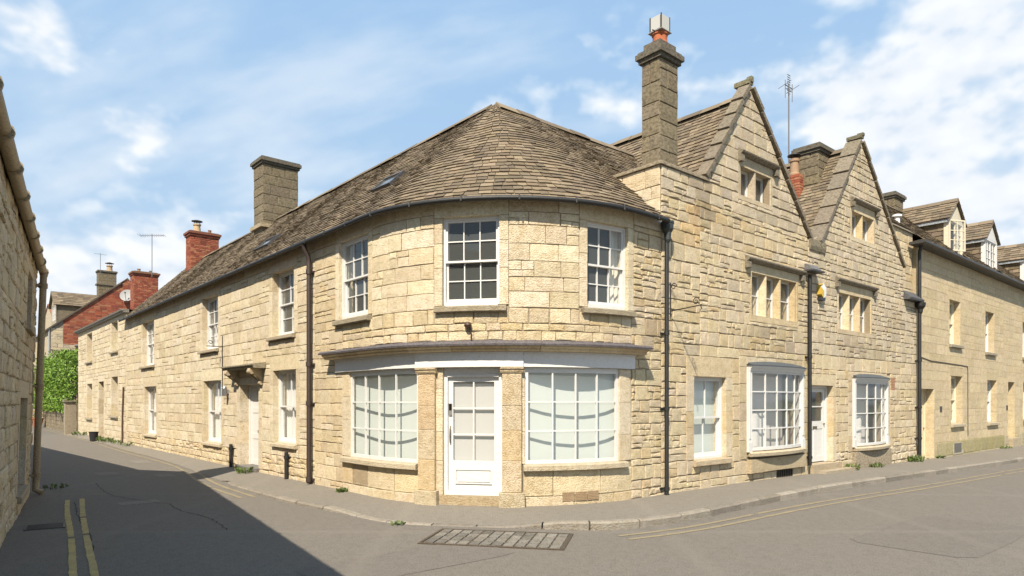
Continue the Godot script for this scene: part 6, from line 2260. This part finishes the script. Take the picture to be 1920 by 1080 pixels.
	m = MB.new()
	m.lathe(wp(w, -0.45, 3.05, 0.06), [Vector2(0, 0), Vector2(0.05, 0.01), Vector2(0.07, 0.05), Vector2(0.04, 0.1), Vector2(0, 0.11)], 10, Color(0.09, 0.05, 0.03))
	m.tube([wp(w, -0.45, 3.1, -0.01), wp(w, -0.45, 3.1, 0.08)], 0.025, 8, Color(0.09, 0.05, 0.03))
	put(m, "socket", mats.iron, ls)
	m = MB.new()
	m.tube([wp(w, -0.42, 3.06, 0.04), wp(w, -0.40, 2.95, 0.02), wp(w, -0.40, 2.86, 0.03)], 0.014, 6, Color(0.06, 0.04, 0.03))
	put(m, "conduit", mats.iron, ls)
	# burglar alarm
	var al := thing("burglar_alarm", "hexagonal white and yellow burglar alarm box between the two gables", "alarm", wp(w, 10.2, 4.4, 0))
	m = MB.new()
	var hex := []
	for i in 6:
		hex.append(Vector2(10.24 + 0.17 * sin(i * TAU / 6), 4.62 + 0.19 * cos(i * TAU / 6)))
	for i in 6:
		var a: Vector2 = hex[i]
		var b: Vector2 = hex[(i + 1) % 6]
		var side := Color(0.55, 0.38, 0.06) if i > 2 else Color(0.6, 0.6, 0.58)
		m.quad(wp(w, b.x, b.y, -0.01), wp(w, a.x, a.y, -0.01), wp(w, a.x, a.y, 0.12), wp(w, b.x, b.y, 0.12), side)
		m.tri(wp(w, 10.24, 4.62, 0.13), wp(w, b.x, b.y, 0.12), wp(w, a.x, a.y, 0.12), Color(0.55, 0.38, 0.06) if i == 3 or i == 4 else Color(0.72, 0.72, 0.72))
	put(m, "case", mats.paint, al)
	m = MB.new()
	wbox(m, w, 10.12, 10.36, 4.38, 4.46, 0.0, 0.11, Color(0.03, 0.03, 0.035))
	put(m, "strobe", mats.paint, al)
	# aerials and dish
	antenna(Vector3(-21.75, 9.3, -40.6), 11.9, Vector3(1.75, -0.12, 0.5), 12, "long horizontal television aerial on a mast by the brick chimney behind the cottage")
	antenna(wp(w, 13.0, 8.3, -2.2), 11.6, Vector3(0, 0.0, 0.0) + EB * 0.5, 2, "tall upright aerial mast behind the two stone gables")
	var a3 := Vector3(-37.0, 13.2, -60.4)
	antenna(a3, 15.1, Vector3(-0.9, 0.1, 0.2), 4, "small aerial on the far stone chimney above the brick gable")
	var c := wp(w, 13.0, 11.4, -2.2)
	var rod := thing("whip_aerials", "thin whip rods around the tall aerial mast behind the gables", "antenna", c)
	m = MB.new()
	m.tube([c - EB * 0.22, c + EB * 0.22], 0.01, 6, Color(0.15, 0.15, 0.16))
	for sg in [-1.0, 1.0]:
		m.tube([c + EB * 0.22 * sg - UP * 0.3, c + EB * 0.22 * sg + UP * 0.25], 0.011, 6, Color(0.15, 0.15, 0.16))
	for i in 9:
		m.tube([c + UP * (i * 0.07 - 0.1) - EB * 0.09, c + UP * (i * 0.07 - 0.1) + EB * 0.09], 0.012, 6, Color(0.15, 0.15, 0.16))
	put(m, "rods", mats.plain, rod)
	var g := line(Vector3(-37.07, 0, -54.0), EA)
	var dc := wp(g, 5.35, 10.75, 0.45)
	var dish := thing("satellite_dish", "round grey satellite dish on the red brick gable", "satellite dish", wp(g, 5.35, 10.3, 0))
	m = MB.new()
	var ax := (EA * 0.8 - EB * 0.45 + UP * 0.35).normalized()
	var sx := ax.cross(UP).normalized()
	var sy := sx.cross(ax)
	for i in 4:
		for k in 20:
			var r0 := i / 4.0 * 0.55
			var r1 := (i + 1) / 4.0 * 0.55
			var a0 := TAU * k / 20
			var a1 := TAU * (k + 1) / 20
			var P := func(r: float, an: float) -> Vector3:
				return dc + (sx * cos(an) + sy * sin(an)) * r + ax * r * r * 0.35
			m.quad(P.call(r0, a0), P.call(r0, a1), P.call(r1, a1), P.call(r1, a0), Color(0.28, 0.285, 0.285))
	put(m, "reflector", mats.plain, dish)
	m = MB.new()
	m.tube([wp(g, 5.35, 10.5, -0.02), dc - ax * 0.02], 0.04, 8, Color(0.12, 0.12, 0.12))
	m.tube([dc - sy * 0.55 + ax * 0.1, dc + ax * 0.55], 0.02, 6, Color(0.1, 0.1, 0.1))
	m.cbox(dc + ax * 0.55, Vector3(0.1, 0.1, 0.16), sx, sx.cross(UP).normalized(), Color(0.1, 0.1, 0.1))
	put(m, "arm", mats.plain, dish)
	# black bucket by the cottage wall
	var bp := drop(wp(w, -28.2, 0, 0.5), 0.006)
	var bu := thing("bucket", "black plastic bucket standing by the cottage wall", "bucket", bp)
	m = MB.new()
	m.lathe(bp, [Vector2(0, 0), Vector2(0.15, 0), Vector2(0.2, 0.42), Vector2(0.215, 0.43), Vector2(0.215, 0.45), Vector2(0.18, 0.45), Vector2(0.14, 0.06), Vector2(0, 0.05)], 16, Color(0.015, 0.015, 0.016))
	put(m, "pail", mats.plain, bu)
	# weeds
	for e in [[-8.7, 0.28, 0.2, 0.2, 90, "grassy weed spreading at the step of the hooded door"], [-22.4, 0.25, 0.3, 0.2, 60, "weed at the foot of the long house wall near the cottage pipe"], [-24.6, 0.2, 0.3, 0.2, 70, "weed growing around the bent waste pipe of the cottage"], [-26.2, 0.2, 0.45, 0.26, 110, "broad weed under the cottage window beside the waste pipe"], [-27.3, 0.25, 0.3, 0.22, 70, "weed between the bucket and the cottage window"], [-29.2, 0.2, 0.2, 0.24, 60, "weed at the cottage door beside the bucket"], [-33.6, 0.25, 0.4, 0.3, 80, "weed at the far foot of the cottage wall by the gate pier"], [11.75, 0.2, 0.14, 0.24, 90, "leafy weed between the doorstep and the apron stone of the bow window"], [13.2, 0.26, 0.16, 0.2, 80, "leafy weed in front of the apron stone below the bow window"], [16.5, 0.16, 0.22, 0.3, 120, "bushy weed at the foot of the last rainwater pipe"], [18.9, 0.12, 0.12, 0.16, 60, "small weed beside the cream door step"], [26.8, 0.14, 0.25, 0.16, 80, "low weed by the plinth of the ashlar terrace"], [-3.7, 0.12, 0.08, 0.09, 140, "dry weed under the shop window nearer the side street"]]:
		var p := wp(w, e[0], 0, e[1])
		p.y = gy(p) - 0.03 if e[0] > -5 else ROAD_Y + 0.06
		tuft(p, e[2], e[3], e[4], e[5])
	for e in [[-1.75, -10.3, 0.08, 0.03, 60, "moss in a kerb joint before the shop door"], [-9.9, -14.6, 0.2, 0.1, 60, "weed at the foot of the leaning house by its pipe"]]:
		tuft(drop(Vector3(e[0], 0, e[1]), 0), e[2], e[3], e[4], e[5])

# ---------------------------------------------------------------- scene
func _ready() -> void:
	rng.seed = 20240607
	var cam := Camera3D.new()
	cam.name = "camera"
	cam.projection = Camera3D.PROJECTION_FRUSTUM
	cam.near = 0.1
	cam.far = 1500.0
	cam.size = 0.1 * 1080.0 / 1260.0            # a 46 degree lens
	cam.frustum_offset = Vector2(0, 0.1 * 212.0 / 1260.0)   # lens shifted up, verticals stay upright
	cam.position = EYE
	add_child(cam)
	cam.current = true
	var env := Environment.new()
	env.background_mode = Environment.BG_SKY
	env.sky = make_sky()
	env.background_energy_multiplier = 0.6
	env.tonemap_mode = Environment.TONE_MAPPER_LINEAR
	env.tonemap_exposure = 1.86
	env.sdfgi_enabled = true
	env.ssao_enabled = true
	env.ssil_enabled = true
	var we := WorldEnvironment.new()
	we.name = "world_environment"
	we.environment = env
	add_child(we)
	var sun := DirectionalLight3D.new()
	sun.name = "sun"
	sun.light_energy = 1.55
	sun.light_angular_distance = 0.5
	sun.light_color = Color(1.0, 0.95, 0.87)
	sun.shadow_enabled = true
	sun.basis = Basis.looking_at(-Vector3(-0.155, 0.745, 0.648).normalized())
	add_child(sun)
	make_materials()
	make_ground()
	print("ground")
	corner_house()
	print("corner")
	long_house()
	end_cottage()
	print("side street")
	gable_one()
	gable_two()
	print("gables")
	terrace(17.13, 27.3, [[20.37, 21.55, 3.84, 5.42], [24.7, 25.9, 3.76, 5.38], [20.54, 21.8, 0.98, 2.7], [24.95, 26.25, 0.94, 2.64]], [[17.5, 18.75, -0.12, 2.2]], [[20.95, 22.65, true], [25.5, 27.2, false]], "pale ashlar terraced house with two dormers and cream door by the last rainwater pipe", true)
	terrace(27.3, 36.0, [[30.4, 31.6, 3.8, 5.38], [30.5, 31.7, 0.95, 2.64]], [[28.0, 29.05, 0.2, 2.62]], [[31.6, 33.2, false]], "pale ashlar terraced house with a white door past the two dormers", false)
	print("terrace")
	near_house()
	far_houses()
	hedge()
	print("far")
	small_things()
	print("done ", Time.get_ticks_msec())
